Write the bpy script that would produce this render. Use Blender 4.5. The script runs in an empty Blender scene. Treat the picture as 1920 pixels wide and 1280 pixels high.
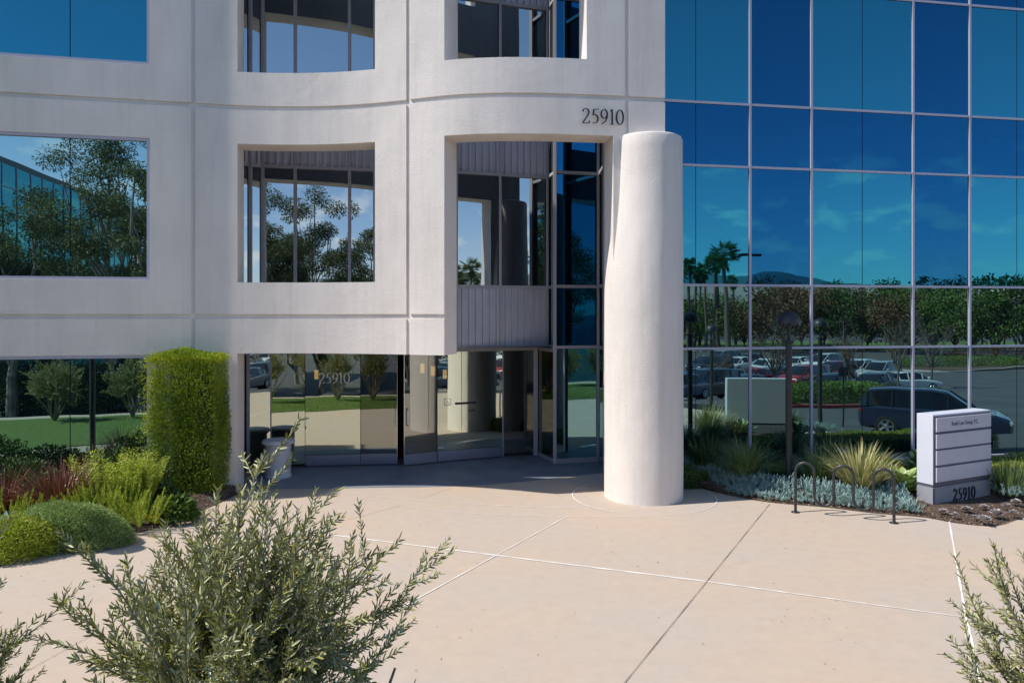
import bpy, bmesh, math, random
import numpy as np
from mathutils import Vector, Matrix

# ------------------------------------------------------------------ camera, sky, sun, exposure
F, H, HX, HY = 1400.0, 3.48, 960.0, 590.0      # focal length (px of a 1920 wide frame), eye height, horizon
scene = bpy.context.scene
COL = scene.collection
cam_d = bpy.data.cameras.new('camera'); cam = bpy.data.objects.new('camera', cam_d); COL.objects.link(cam)
cam_d.sensor_width = 36; cam_d.lens = F / 1920 * 36; cam_d.shift_y = -(640 - HY) / 1920
cam_d.clip_start = 0.1; cam_d.clip_end = 20000
cam.location = (0, 0, H); cam.rotation_euler = (math.pi / 2, 0, 0)
scene.camera = cam

SUN_EL = math.radians(51)
SUN_DIR = Vector((-1.0, -0.245, 0)).normalized()          # horizontal direction towards the sun
sun_vec = Vector((SUN_DIR.x * math.cos(SUN_EL), SUN_DIR.y * math.cos(SUN_EL), math.sin(SUN_EL)))
world = bpy.data.worlds.new('World'); scene.world = world; world.use_nodes = True
nt = world.node_tree; nt.nodes.clear()
wo = nt.nodes.new('ShaderNodeOutputWorld'); bg = nt.nodes.new('ShaderNodeBackground')
sky = nt.nodes.new('ShaderNodeTexSky'); sky.sky_type = 'NISHITA'; sky.sun_disc = False
sky.sun_elevation = SUN_EL; sky.sun_rotation = math.atan2(sun_vec.x, sun_vec.y)
sky.air_density = 1.0; sky.dust_density = 0.1; sky.ozone_density = 1.5
bg.inputs['Strength'].default_value = 0.122
# small fair weather clouds low over the horizon
tc = nt.nodes.new('ShaderNodeTexCoord')
mp = nt.nodes.new('ShaderNodeMapping'); mp.inputs['Scale'].default_value = (1, 1, 2.6)
mp.inputs['Location'].default_value = (0.35, 0.6, 0.3)
n1 = nt.nodes.new('ShaderNodeTexNoise'); n1.inputs['Scale'].default_value = 15.0; n1.inputs['Detail'].default_value = 8; n1.inputs['Roughness'].default_value = 0.55
rp = nt.nodes.new('ShaderNodeValToRGB'); rp.color_ramp.elements[0].position = 0.545; rp.color_ramp.elements[1].position = 0.66
sx = nt.nodes.new('ShaderNodeSeparateXYZ')
r2 = nt.nodes.new('ShaderNodeMapRange'); r2.inputs['From Min'].default_value = 0.24; r2.inputs['From Max'].default_value = 0.09
r3 = nt.nodes.new('ShaderNodeMapRange'); r3.inputs['From Min'].default_value = 0.0; r3.inputs['From Max'].default_value = 0.05
mu = nt.nodes.new('ShaderNodeMath'); mu.operation = 'MULTIPLY'
mu2 = nt.nodes.new('ShaderNodeMath'); mu2.operation = 'MULTIPLY'
mu3 = nt.nodes.new('ShaderNodeMath'); mu3.operation = 'MULTIPLY'; mu3.inputs[1].default_value = 0.85
mx = nt.nodes.new('ShaderNodeMix'); mx.data_type = 'RGBA'
mx.inputs[7].default_value = (7.5, 7.6, 7.8, 1)
L = nt.links.new
L(tc.outputs['Generated'], mp.inputs['Vector']); L(mp.outputs[0], n1.inputs['Vector']); L(n1.outputs['Fac'], rp.inputs[0])
L(tc.outputs['Generated'], sx.inputs[0]); L(sx.outputs['Z'], r2.inputs[0]); L(sx.outputs['Z'], r3.inputs[0])
L(rp.outputs[0], mu.inputs[0]); L(r2.outputs[0], mu.inputs[1]); L(mu.outputs[0], mu2.inputs[0]); L(r3.outputs[0], mu2.inputs[1])
hz = nt.nodes.new('ShaderNodeMapRange'); hz.inputs['From Min'].default_value = 0.0; hz.inputs['From Max'].default_value = 0.45
L(sx.outputs['Z'], hz.inputs[0])
hc_mix = nt.nodes.new('ShaderNodeMix'); hc_mix.data_type = 'RGBA'; hc_mix.inputs[6].default_value = (0.90, 0.90, 1.12, 1); hc_mix.inputs[7].default_value = (0.95, 1.0, 1.0, 1)
L(hz.outputs[0], hc_mix.inputs[0])
hm = nt.nodes.new('ShaderNodeMix'); hm.data_type = 'RGBA'; hm.blend_type = 'MULTIPLY'; hm.inputs[0].default_value = 1
L(sky.outputs[0], hm.inputs[6]); L(hc_mix.outputs[2], hm.inputs[7])
L(mu2.outputs[0], mu3.inputs[0]); L(mu3.outputs[0], mx.inputs[0]); L(hm.outputs[2], mx.inputs[6]); L(mx.outputs[2], bg.inputs['Color']); L(bg.outputs[0], wo.inputs[0])
sd = bpy.data.lights.new('sun', 'SUN'); sd.energy = 4.1; sd.angle = math.radians(0.55); sd.color = (1.0, 0.94, 0.86)
so = bpy.data.objects.new('sun', sd); COL.objects.link(so); so.location = (-30, -10, 40)
so.rotation_euler = sun_vec.to_track_quat('Z', 'Y').to_euler()
scene.view_settings.view_transform = 'Standard'; scene.view_settings.look = 'None'
scene.view_settings.exposure = 0.36; scene.view_settings.gamma = 1.0
scene.render.engine = 'CYCLES'
scene.cycles.caustics_reflective = False; scene.cycles.caustics_refractive = False
scene.cycles.max_bounces = 8; scene.cycles.glossy_bounces = 5; scene.cycles.transparent_max_bounces = 12
scene.cycles.sample_clamp_indirect = 6

# ------------------------------------------------------------------ helpers
rnd = random.Random(7)
def ss(t):
    t = max(0.0, min(1.0, t)); return t * t * (3 - 2 * t)
def G(px, py, z=0.0):
    Y = F * (H - z) / (py - HY); return Vector(((px - HX) / F * Y, Y, z))
def AX(px, Y): return (px - HX) / F * Y
A0 = math.radians(10.2)
RP = Vector((5.42, 16.97)); RD = Vector((math.cos(A0), math.sin(A0))); RN = Vector((math.sin(A0), -math.cos(A0)))
LP = Vector((-9.42, 13.74)); LD = Vector((1, 0.219)).normalized(); LN = Vector((LD.y, -LD.x))
def mir(px, D, side='R'):
    """real ground position of what stands D metres deep at column px in the glass"""
    P, N = (RP, RN) if side == 'R' else (LP, LN)
    q = Vector(((px - HX) / F * D, D)); d = (q - P).dot(N)
    q = q - 2 * d * N; return q.x, q.y
def ter(x, y):
    v = (Vector((x, y)) - RP).dot(RN)
    a = -2.0 * ss((v - 10.5) / 24.0)
    b = -0.95 * ss((x - 10.5) / 6.5) * ss((15.5 - y) / 4.0)
    c = -0.9 * ss((-x - 40) / 40)
    return min(a, b) + c * 0

class MB:
    def __init__(s): s.v = []; s.f = []
    def quad(s, a, b, c, d):
        n = len(s.v); s.v += [tuple(a), tuple(b), tuple(c), tuple(d)]; s.f.append((n, n+1, n+2, n+3)); return s
    def box(s, x0, x1, y0, y1, z0, z1, M=None):
        n = len(s.v)
        for z in (z0, z1):
            for (x, y) in ((x0, y0), (x1, y0), (x1, y1), (x0, y1)):
                p = Vector((x, y, z));  p = M @ p if M else p; s.v.append(tuple(p))
        s.f += [(n+3, n+2, n+1, n), (n+4, n+5, n+6, n+7)] + [(n+i, n+(i+1) % 4, n+4+(i+1) % 4, n+4+i) for i in range(4)]
        return s
    def prism(s, poly, z0, z1, cap=True):
        n = len(s.v); m = len(poly)
        zf = (lambda p, z: z)
        for z in (z0, z1): s.v += [(p[0], p[1], z) for p in poly]
        s.f += [(n+i, n+(i+1) % m, n+m+(i+1) % m, n+m+i) for i in range(m)]
        if cap: s.f += [tuple(n+m+i for i in range(m)), tuple(n+m-1-i for i in range(m))]
        return s
    def seg(s, p0, p1, z0, z1, front=0.0, back=0.05):
        """upright board over the plan line p0-p1; front = metres towards the camera side"""
        d = Vector((p1[0]-p0[0], p1[1]-p0[1])).normalized(); n = Vector((d.y, -d.x))
        a = [(p0[0]+n.x*front, p0[1]+n.y*front), (p1[0]+n.x*front, p1[1]+n.y*front), (p1[0]-n.x*back, p1[1]-n.y*back), (p0[0]-n.x*back, p0[1]-n.y*back)]
        return s.prism(a, z0, z1)
    def tube(s, pts, r, n=8, cap=True):
        pts = [Vector(p) for p in pts]; k0 = len(s.v); rr = r if isinstance(r, (list, tuple)) else [r]*len(pts)
        up = None
        for i, p in enumerate(pts):
            t = (pts[min(i+1, len(pts)-1)] - pts[max(i-1, 0)]).normalized()
            if up is None:
                up = t.orthogonal().normalized()
            else:
                up = (up - t * up.dot(t)); up = up.normalized() if up.length > 1e-6 else t.orthogonal().normalized()
            w = t.cross(up)
            for j in range(n):
                a = 2*math.pi*j/n; q = p + (up*math.cos(a) + w*math.sin(a))*rr[i]; s.v.append(tuple(q))
        for i in range(len(pts)-1):
            for j in range(n):
                s.f.append((k0+i*n+j, k0+i*n+(j+1) % n, k0+(i+1)*n+(j+1) % n, k0+(i+1)*n+j))
        if cap:
            s.f.append(tuple(k0+n-1-j for j in range(n))); e = k0+(len(pts)-1)*n; s.f.append(tuple(e+j for j in range(n)))
        return s
    def lathe(s, prof, c=(0, 0, 0), n=24):
        k0 = len(s.v)
        for (r, z) in prof:
            for j in range(n):
                a = 2*math.pi*j/n; s.v.append((c[0]+r*math.cos(a), c[1]+r*math.sin(a), c[2]+z))
        for i in range(len(prof)-1):
            for j in range(n):
                s.f.append((k0+i*n+j, k0+i*n+(j+1) % n, k0+(i+1)*n+(j+1) % n, k0+(i+1)*n+j))
        s.f.append(tuple(k0+n-1-j for j in range(n))); e = k0+(len(prof)-1)*n; s.f.append(tuple(e+j for j in range(n)))
        return s
    def build(s, name, mat, parent=None, smooth=False, bevel=0.0, world=True, merge=False):
        me = bpy.data.meshes.new(name)
        off = Vector((0, 0, 0))
        if parent is not None and world:
            p = parent
            while p is not None: off += p.location; p = p.parent
        me.from_pydata([(a-off.x, b-off.y, c-off.z) for a, b, c in s.v], [], s.f)
        if merge or smooth:
            bm = bmesh.new(); bm.from_mesh(me)
            bmesh.ops.remove_doubles(bm, verts=bm.verts, dist=0.0004)
            if smooth:
                for f in bm.faces: f.smooth = True
                for e in bm.edges:
                    if len(e.link_faces) == 2 and e.calc_face_angle(0) > math.radians(32): e.smooth = False
            bm.to_mesh(me); bm.free()
        me.materials.append(mat)
        o = bpy.data.objects.new(name, me); COL.objects.link(o)
        if parent is not None: o.parent = parent
        if bevel:
            m = o.modifiers.new('bevel', 'BEVEL'); m.width = bevel; m.segments = 2; m.limit_method = 'ANGLE'
        return o
def tag(o, label=None, cat=None, group=None, kind=None):
    if label: o['label'] = label
    if cat: o['category'] = cat
    if group: o['group'] = group
    if kind: o['kind'] = kind
    return o
def empty(name, loc=(0, 0, 0), rz=0.0, label=None, cat=None, group=None):
    o = bpy.data.objects.new(name, None); COL.objects.link(o); o.location = loc; o.rotation_euler = (0, 0, rz)
    o.empty_display_size = 0.2
    return tag(o, label, cat, group)
def copy_tree(o, parent=None):
    c = o.copy(); COL.objects.link(c)
    if parent is not None: c.parent = parent
    for ch in list(o.children): copy_tree(ch, c)
    return c

# ------------------------------------------------------------------ materials
def new_mat(name):
    m = bpy.data.materials.new(name); m.use_nodes = True; t = m.node_tree
    return m, t, t.nodes['Principled BSDF'], t.nodes['Material Output']
def mat(name, col, rough=0.6, metal=0.0, var=0.0, scale=3.0, bump=0.0, bscale=60.0, col2=None, spec=0.5, detail=4, coords='Object', bdist=0.01):
    m, t, b, out = new_mat(name)
    b.inputs['Base Color'].default_value = (*col, 1); b.inputs['Roughness'].default_value = rough
    b.inputs['Metallic'].default_value = metal; b.inputs['Specular IOR Level'].default_value = spec
    t_c = t.nodes.new('ShaderNodeTexCoord')
    if var or col2:
        n = t.nodes.new('ShaderNodeTexNoise'); n.inputs['Scale'].default_value = scale; n.inputs['Detail'].default_value = detail
        t.links.new(t_c.outputs[coords], n.inputs['Vector'])
        r = t.nodes.new('ShaderNodeValToRGB'); r.color_ramp.elements[0].position = 0.3; r.color_ramp.elements[1].position = 0.7
        c2 = col2 or tuple(c*(1-var) for c in col)
        r.color_ramp.elements[0].color = (*c2, 1); r.color_ramp.elements[1].color = (*(tuple(min(1, c*(1+var*0.4)) for c in col) if not col2 else col), 1)
        t.links.new(n.outputs['Fac'], r.inputs[0]); t.links.new(r.outputs[0], b.inputs['Base Color'])
    if bump:
        n2 = t.nodes.new('ShaderNodeTexNoise'); n2.inputs['Scale'].default_value = bscale; n2.inputs['Detail'].default_value = 5
        t.links.new(t_c.outputs[coords], n2.inputs['Vector'])
        bp = t.nodes.new('ShaderNodeBump'); bp.inputs['Strength'].default_value = bump; bp.inputs['Distance'].default_value = bdist
        t.links.new(n2.outputs['Fac'], bp.inputs['Height']); t.links.new(bp.outputs[0], b.inputs['Normal'])
    return m
def stucco(name, col, stain=0.12):
    m, t, b, out = new_mat(name); b.inputs['Roughness'].default_value = 0.9; b.inputs['Specular IOR Level'].default_value = 0.2
    tc = t.nodes.new('ShaderNodeTexCoord')
    a = t.nodes.new('ShaderNodeTexNoise'); a.inputs['Scale'].default_value = 1.1; a.inputs['Detail'].default_value = 7; a.inputs['Roughness'].default_value = 0.6
    mpn = t.nodes.new('ShaderNodeMapping'); mpn.inputs['Scale'].default_value = (1, 1, 0.45)
    t.links.new(tc.outputs['Object'], mpn.inputs[0]); t.links.new(mpn.outputs[0], a.inputs['Vector'])
    r = t.nodes.new('ShaderNodeValToRGB'); r.color_ramp.elements[0].position = 0.28; r.color_ramp.elements[1].position = 0.62
    r.color_ramp.elements[0].color = (*(c*(1-stain) for c in col), 1); r.color_ramp.elements[1].color = (*col, 1)
    st = t.nodes.new('ShaderNodeTexNoise'); st.inputs['Scale'].default_value = 1.0; st.inputs['Detail'].default_value = 5; ms_ = t.nodes.new('ShaderNodeMapping'); ms_.inputs['Scale'].default_value = (9, 9, 0.5)
    t.links.new(tc.outputs['Object'], ms_.inputs[0]); t.links.new(ms_.outputs[0], st.inputs['Vector'])
    rs_ = t.nodes.new('ShaderNodeMapRange'); rs_.inputs[1].default_value = 0.5; rs_.inputs[2].default_value = 0.75; rs_.inputs[3].default_value = 1.0; rs_.inputs[4].default_value = 0.93
    t.links.new(st.outputs['Fac'], rs_.inputs[0]); mm_ = t.nodes.new('ShaderNodeMix'); mm_.data_type = 'RGBA'; mm_.blend_type = 'MULTIPLY'; mm_.inputs[0].default_value = 1
    t.links.new(a.outputs['Fac'], r.inputs[0]); t.links.new(r.outputs[0], mm_.inputs[6]); t.links.new(rs_.outputs[0], mm_.inputs[7]); t.links.new(mm_.outputs[2], b.inputs['Base Color'])
    c1 = t.nodes.new('ShaderNodeTexNoise'); c1.inputs['Scale'].default_value = 1.7; c1.inputs['Detail'].default_value = 3
    c2 = t.nodes.new('ShaderNodeTexNoise'); c2.inputs['Scale'].default_value = 45; c2.inputs['Detail'].default_value = 6; c2.inputs['Roughness'].default_value = 0.65
    for q in (c1, c2): t.links.new(tc.outputs['Object'], q.inputs['Vector'])
    b1 = t.nodes.new('ShaderNodeBump'); b1.inputs['Strength'].default_value = 1.0; b1.inputs['Distance'].default_value = 0.016
    b2 = t.nodes.new('ShaderNodeBump'); b2.inputs['Strength'].default_value = 0.75; b2.inputs['Distance'].default_value = 0.013
    t.links.new(c1.outputs['Fac'], b1.inputs['Height']); t.links.new(c2.outputs['Fac'], b2.inputs['Height'])
    t.links.new(b1.outputs[0], b2.inputs['Normal']); t.links.new(b2.outputs[0], b.inputs['Normal'])
    return m
def mirror_glass(name, col, wav=0.0016, see=0.0, wscale=0.8, inner=(0.004, 0.006, 0.008)):
    m, t, b, out = new_mat(name); t.nodes.remove(b)
    g = t.nodes.new('ShaderNodeBsdfGlossy'); g.inputs['Color'].default_value = (*col, 1); g.inputs['Roughness'].default_value = 0.0
    tc = t.nodes.new('ShaderNodeTexCoord'); n = t.nodes.new('ShaderNodeTexNoise'); n.inputs['Scale'].default_value = wscale; n.inputs['Detail'].default_value = 1
    t.links.new(tc.outputs['Object'], n.inputs['Vector'])
    bp = t.nodes.new('ShaderNodeBump'); bp.inputs['Strength'].default_value = 1.0; bp.inputs['Distance'].default_value = wav
    t.links.new(n.outputs['Fac'], bp.inputs['Height']); t.links.new(bp.outputs[0], g.inputs['Normal'])
    if see > 0:
        tr = t.nodes.new('ShaderNodeBsdfTransparent'); tr.inputs['Color'].default_value = (see, see, see*0.95, 1)
    else:
        tr = t.nodes.new('ShaderNodeBsdfDiffuse'); tr.inputs['Color'].default_value = (*inner, 1)
    ad = t.nodes.new('ShaderNodeAddShader'); t.links.new(g.outputs[0], ad.inputs[0]); t.links.new(tr.outputs[0], ad.inputs[1])
    t.links.new(ad.outputs[0], out.inputs[0]); return m
def leaf_mat(name, c1, c2, back=None, trans=0.25, rough=0.5, spec=0.4):
    m, t, b, out = new_mat(name); b.inputs['Roughness'].default_value = rough; b.inputs['Specular IOR Level'].default_value = spec
    at = t.nodes.new('ShaderNodeAttribute'); at.attribute_name = 'tint'
    mx = t.nodes.new('ShaderNodeMix'); mx.data_type = 'RGBA'; mx.inputs[6].default_value = (*c1, 1); mx.inputs[7].default_value = (*c2, 1)
    t.links.new(at.outputs['Fac'], mx.inputs[0]); o = mx.outputs[2]
    if back:
        ge = t.nodes.new('ShaderNodeNewGeometry'); m2 = t.nodes.new('ShaderNodeMix'); m2.data_type = 'RGBA'; m2.inputs[7].default_value = (*back, 1)
        t.links.new(ge.outputs['Backfacing'], m2.inputs[0]); t.links.new(o, m2.inputs[6]); o = m2.outputs[2]
    t.links.new(o, b.inputs['Base Color'])
    if trans:
        tl = t.nodes.new('ShaderNodeBsdfTranslucent'); t.links.new(o, tl.inputs[0]); ms = t.nodes.new('ShaderNodeMixShader'); ms.inputs[0].default_value = trans
        t.links.new(b.outputs[0], ms.inputs[1]); t.links.new(tl.outputs[0], ms.inputs[2]); t.links.new(ms.outputs[0], out.inputs[0])
    return m

M = {}
M['stucco'] = stucco('stucco', (0.82, 0.755, 0.705), 0.13)
M['column'] = stucco('column_stucco', (0.77, 0.715, 0.67), 0.10)
M['frame'] = mat('painted_frame', (0.52, 0.50, 0.60), 0.45, 0.0)
M['frame_grey'] = mat('grey_frame', (0.42, 0.41, 0.45), 0.5)
M['metal_panel'] = mat('metal_panel', (0.56, 0.56, 0.64), 0.45, 0.1, var=0.1, scale=2)
M['seal'] = mat('sealant', (0.01, 0.015, 0.04), 0.6)
M['vision'] = mirror_glass('vision_glass', (0.035, 0.235, 0.325))
M['spandrel'] = mirror_glass('spandrel_glass', (0.013, 0.115, 0.235))
M['vision_bright'] = mirror_glass('bright_vision_glass', (0.33, 0.50, 0.50))  # same glass as vision, tint lightened so its reflections look brighter
M['store_glass'] = mirror_glass('storefront_glass', (0.40, 0.47, 0.50), wav=0.0025, wscale=0.9)
M['entry_glass'] = mirror_glass('entry_glass', (0.46, 0.50, 0.43), see=0.38)
M['entry_dark'] = mirror_glass('entry_door_glass', (0.24, 0.25, 0.23), see=0.4)
M['side_glass'] = mirror_glass('side_glass', (0.55, 0.68, 0.74))
M['chrome'] = mat('brushed_metal', (0.6, 0.62, 0.66), 0.22, 1.0)
M['rail'] = mat('bottom_rail_metal', (0.28, 0.32, 0.45), 0.3, 0.85)
M['black_metal'] = mat('black_metal', (0.012, 0.012, 0.013), 0.5)
M['number'] = mat('number_metal', (0.015, 0.025, 0.05), 0.35, 0.3)
M['decal'] = mat('white_decal', (0.75, 0.76, 0.74), 0.6)
M['decal_dark'] = mat('dark_decal', (0.01, 0.012, 0.04), 0.6)
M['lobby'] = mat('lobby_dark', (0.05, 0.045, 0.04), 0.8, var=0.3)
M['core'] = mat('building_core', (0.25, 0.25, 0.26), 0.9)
M['bronze'] = mat('lamp_bronze', (0.042, 0.042, 0.046), 0.45, 0.2, var=0.25, scale=8)
M['rack'] = mat('rack_metal', (0.05, 0.055, 0.058), 0.38, 0.5, var=0.3, scale=6)
M['sign_white'] = mat('sign_panel', (0.55, 0.54, 0.62), 0.45, var=0.05, scale=3)
M['sign_body'] = mat('sign_cabinet', (0.58, 0.61, 0.70), 0.5, var=0.05, scale=2)
M['sign_dark'] = mat('sign_reveal', (0.10, 0.10, 0.15), 0.5)
M['sign_base'] = mat('sign_base', (0.30, 0.31, 0.35), 0.7, var=0.12, scale=3, bump=0.2, bscale=80)
M['urn'] = mat('urn_fiberglass', (0.66, 0.66, 0.70), 0.5, var=0.06, scale=3)
M['soil'] = mat('mulch', (0.16, 0.105, 0.075), 0.95, col2=(0.045, 0.03, 0.022), scale=28, bump=1.0, bscale=35, bdist=0.05, detail=8)
M['lawn'] = mat('lawn_soil', (0.11, 0.17, 0.03), 0.95, col2=(0.07, 0.12, 0.02), scale=6, bump=0.6, bscale=80)
M['asphalt'] = mat('asphalt', (0.085, 0.088, 0.095), 0.9, col2=(0.055, 0.057, 0.062), scale=0.5, bump=0.3, bscale=90, detail=8)
M['curb'] = mat('curb_concrete', (0.42, 0.40, 0.37), 0.85, var=0.2, scale=3)
M['red_curb'] = mat('red_curb_paint', (0.32, 0.035, 0.03), 0.7, var=0.25, scale=3)
M['white_paint'] = mat('line_white', (0.83, 0.80, 0.76), 0.8, var=0.14, scale=6)
M['dark_joint'] = mat('joint_dark', (0.06, 0.05, 0.045), 0.9)
M['road_paint'] = mat('stall_paint', (0.6, 0.6, 0.58), 0.8, var=0.3, scale=4)
M['bark'] = mat('bark', (0.14, 0.11, 0.085), 0.9, var=0.4, scale=12, bump=0.5, bscale=40)
M['pale_bark'] = mat('pale_bark', (0.42, 0.38, 0.33), 0.85, col2=(0.16, 0.13, 0.10), scale=3, bump=0.3, bscale=20)
M['twig_bark'] = mat('grey_twig_bark', (0.16, 0.13, 0.11), 0.9, var=0.3, scale=5)
M['olive_bark'] = mat('olive_bark', (0.27, 0.25, 0.19), 0.85, var=0.35, scale=20)
M['tyre'] = mat('tyre_rubber', (0.015, 0.015, 0.016), 0.8)
M['rim'] = mat('alloy_rim', (0.55, 0.56, 0.58), 0.3, 0.9)
M['car_glass'] = mat('car_window', (0.01, 0.012, 0.015), 0.06, spec=0.8)
M['tail'] = mat('tail_lamp_red', (0.4, 0.01, 0.01), 0.25)
M['lens'] = mat('headlamp_lens', (0.7, 0.72, 0.75), 0.15, 0.3)
M['hill'] = mat('scrub_hill', (0.20, 0.22, 0.22), 0.95, col2=(0.14, 0.16, 0.15), scale=0.004, detail=8)
M['far_white'] = mat('white_render', (0.62, 0.61, 0.58), 0.85, var=0.1, scale=1)
M['roof_tile'] = mat('roof_tile', (0.20, 0.09, 0.06), 0.85, var=0.3, scale=4)
# leaves
M['olive'] = leaf_mat('olive_leaf', (0.10, 0.115, 0.018), (0.46, 0.45, 0.12), back=(0.44, 0.45, 0.25), trans=0.12, rough=0.38, spec=0.5)
M['podo'] = leaf_mat('podocarpus_leaf', (0.09, 0.17, 0.015), (0.44, 0.55, 0.035), trans=0.3)
M['podo_sunlit'] = leaf_mat('podocarpus_sunlit_leaf', (0.30, 0.38, 0.012), (0.55, 0.58, 0.02), trans=0.35)  # yellow tone stands in for sun on the topiary's left and top
M['green'] = leaf_mat('green_leaf', (0.045, 0.09, 0.018), (0.15, 0.24, 0.04), trans=0.2)
M['dark_green'] = leaf_mat('dark_green_leaf', (0.028, 0.058, 0.015), (0.10, 0.16, 0.035), trans=0.15)
M['sage'] = leaf_mat('soft_green_leaf', (0.18, 0.26, 0.07), (0.46, 0.60, 0.22), trans=0.25)
M['lime'] = leaf_mat('lime_leaf', (0.24, 0.34, 0.03), (0.56, 0.60, 0.08), trans=0.3)
M['yellow'] = leaf_mat('yellow_flower', (0.75, 0.60, 0.02), (0.85, 0.78, 0.05), trans=0.2)
M['red_flax'] = leaf_mat('bronze_blade', (0.06, 0.022, 0.016), (0.33, 0.14, 0.08), trans=0.2, rough=0.3, spec=0.6)
M['flax'] = leaf_mat('variegated_blade', (0.16, 0.20, 0.05), (0.72, 0.66, 0.32), trans=0.2, rough=0.4)
M['grass_blade'] = leaf_mat('strap_blade', (0.06, 0.11, 0.03), (0.26, 0.36, 0.13), trans=0.2, rough=0.35, spec=0.5)
M['blue'] = leaf_mat('blue_chalk_leaf', (0.16, 0.28, 0.27), (0.42, 0.58, 0.56), trans=0.05, rough=0.6)
M['agave'] = leaf_mat('agave_leaf', (0.20, 0.32, 0.10), (0.42, 0.54, 0.20), trans=0.1, rough=0.4)
M['agave_dark'] = leaf_mat('agave_old_leaf', (0.05, 0.10, 0.05), (0.14, 0.24, 0.10), trans=0.1, rough=0.4)
M['pale_succ'] = leaf_mat('pale_rosette_leaf', (0.22, 0.19, 0.20), (0.58, 0.55, 0.54), trans=0.05, rough=0.6)
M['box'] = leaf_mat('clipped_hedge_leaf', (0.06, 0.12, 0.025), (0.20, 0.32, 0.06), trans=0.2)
M['box_lit'] = leaf_mat('sunlit_hedge_leaf', (0.12, 0.18, 0.02), (0.36, 0.42, 0.06), trans=0.25)  # hedge leaf with the sunlight put into its colour
M['rust'] = leaf_mat('rusty_leaf', (0.08, 0.05, 0.028), (0.24, 0.13, 0.06), trans=0.2)
M['palm_leaf'] = leaf_mat('palm_leaf', (0.07, 0.11, 0.025), (0.28, 0.34, 0.10), trans=0.15)
M['euc'] = leaf_mat('gum_leaf', (0.06, 0.08, 0.025), (0.22, 0.24, 0.07), trans=0.2)
M['grass'] = leaf_mat('lawn_grass', (0.09, 0.17, 0.02), (0.22, 0.34, 0.05), trans=0.3)
M['chips'] = leaf_mat('bark_chip', (0.05, 0.03, 0.02), (0.34, 0.25, 0.18), trans=0.0, rough=0.9)

def concrete():
    m, t, b, out = new_mat('plaza_concrete'); b.inputs['Roughness'].default_value = 0.85; b.inputs['Specular IOR Level'].default_value = 0.25
    tc = t.nodes.new('ShaderNodeTexCoord'); L = t.links.new
    a = t.nodes.new('ShaderNodeTexNoise'); a.inputs['Scale'].default_value = 0.45; a.inputs['Detail'].default_value = 6; a.inputs['Roughness'].default_value = 0.55
    L(tc.outputs['Object'], a.inputs['Vector'])
    r = t.nodes.new('ShaderNodeValToRGB'); e = r.color_ramp.elements
    e[0].position = 0.30; e[0].color = (0.475, 0.41, 0.355, 1); e[1].position = 0.72; e[1].color = (0.53, 0.41, 0.31, 1)
    k = e.new(0.5); k.color = (0.495, 0.41, 0.335, 1)
    L(a.outputs['Fac'], r.inputs[0])
    s = t.nodes.new('ShaderNodeTexNoise'); s.inputs['Scale'].default_value = 5.0; s.inputs['Detail'].default_value = 9; s.inputs['Roughness'].default_value = 0.7
    L(tc.outputs['Object'], s.inputs['Vector'])
    r2 = t.nodes.new('ShaderNodeMapRange'); r2.inputs[1].default_value = 0.3; r2.inputs[2].default_value = 0.75; r2.inputs[3].default_value = 0.93; r2.inputs[4].default_value = 1.04
    L(s.outputs['Fac'], r2.inputs[0])
    mm = t.nodes.new('ShaderNodeMix'); mm.data_type = 'RGBA'; mm.blend_type = 'MULTIPLY'; mm.inputs[0].default_value = 1
    L(r.outputs[0], mm.inputs[6]); L(r2.outputs[0], mm.inputs[7]); L(mm.outputs[2], b.inputs['Base Color'])
    n2 = t.nodes.new('ShaderNodeTexNoise'); n2.inputs['Scale'].default_value = 120; L(tc.outputs['Object'], n2.inputs['Vector'])
    bp = t.nodes.new('ShaderNodeBump'); bp.inputs['Strength'].default_value = 0.25; bp.inputs['Distance'].default_value = 0.004
    L(n2.outputs['Fac'], bp.inputs['Height']); L(bp.outputs[0], b.inputs['Normal'])
    return m
M['concrete'] = concrete()
M['recess_floor'] = mat('blue_grey_paving', (0.22, 0.25, 0.29), 0.55, col2=(0.15, 0.17, 0.21), scale=1.5, detail=6)  # bluish and darker than the plaza concrete

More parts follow.
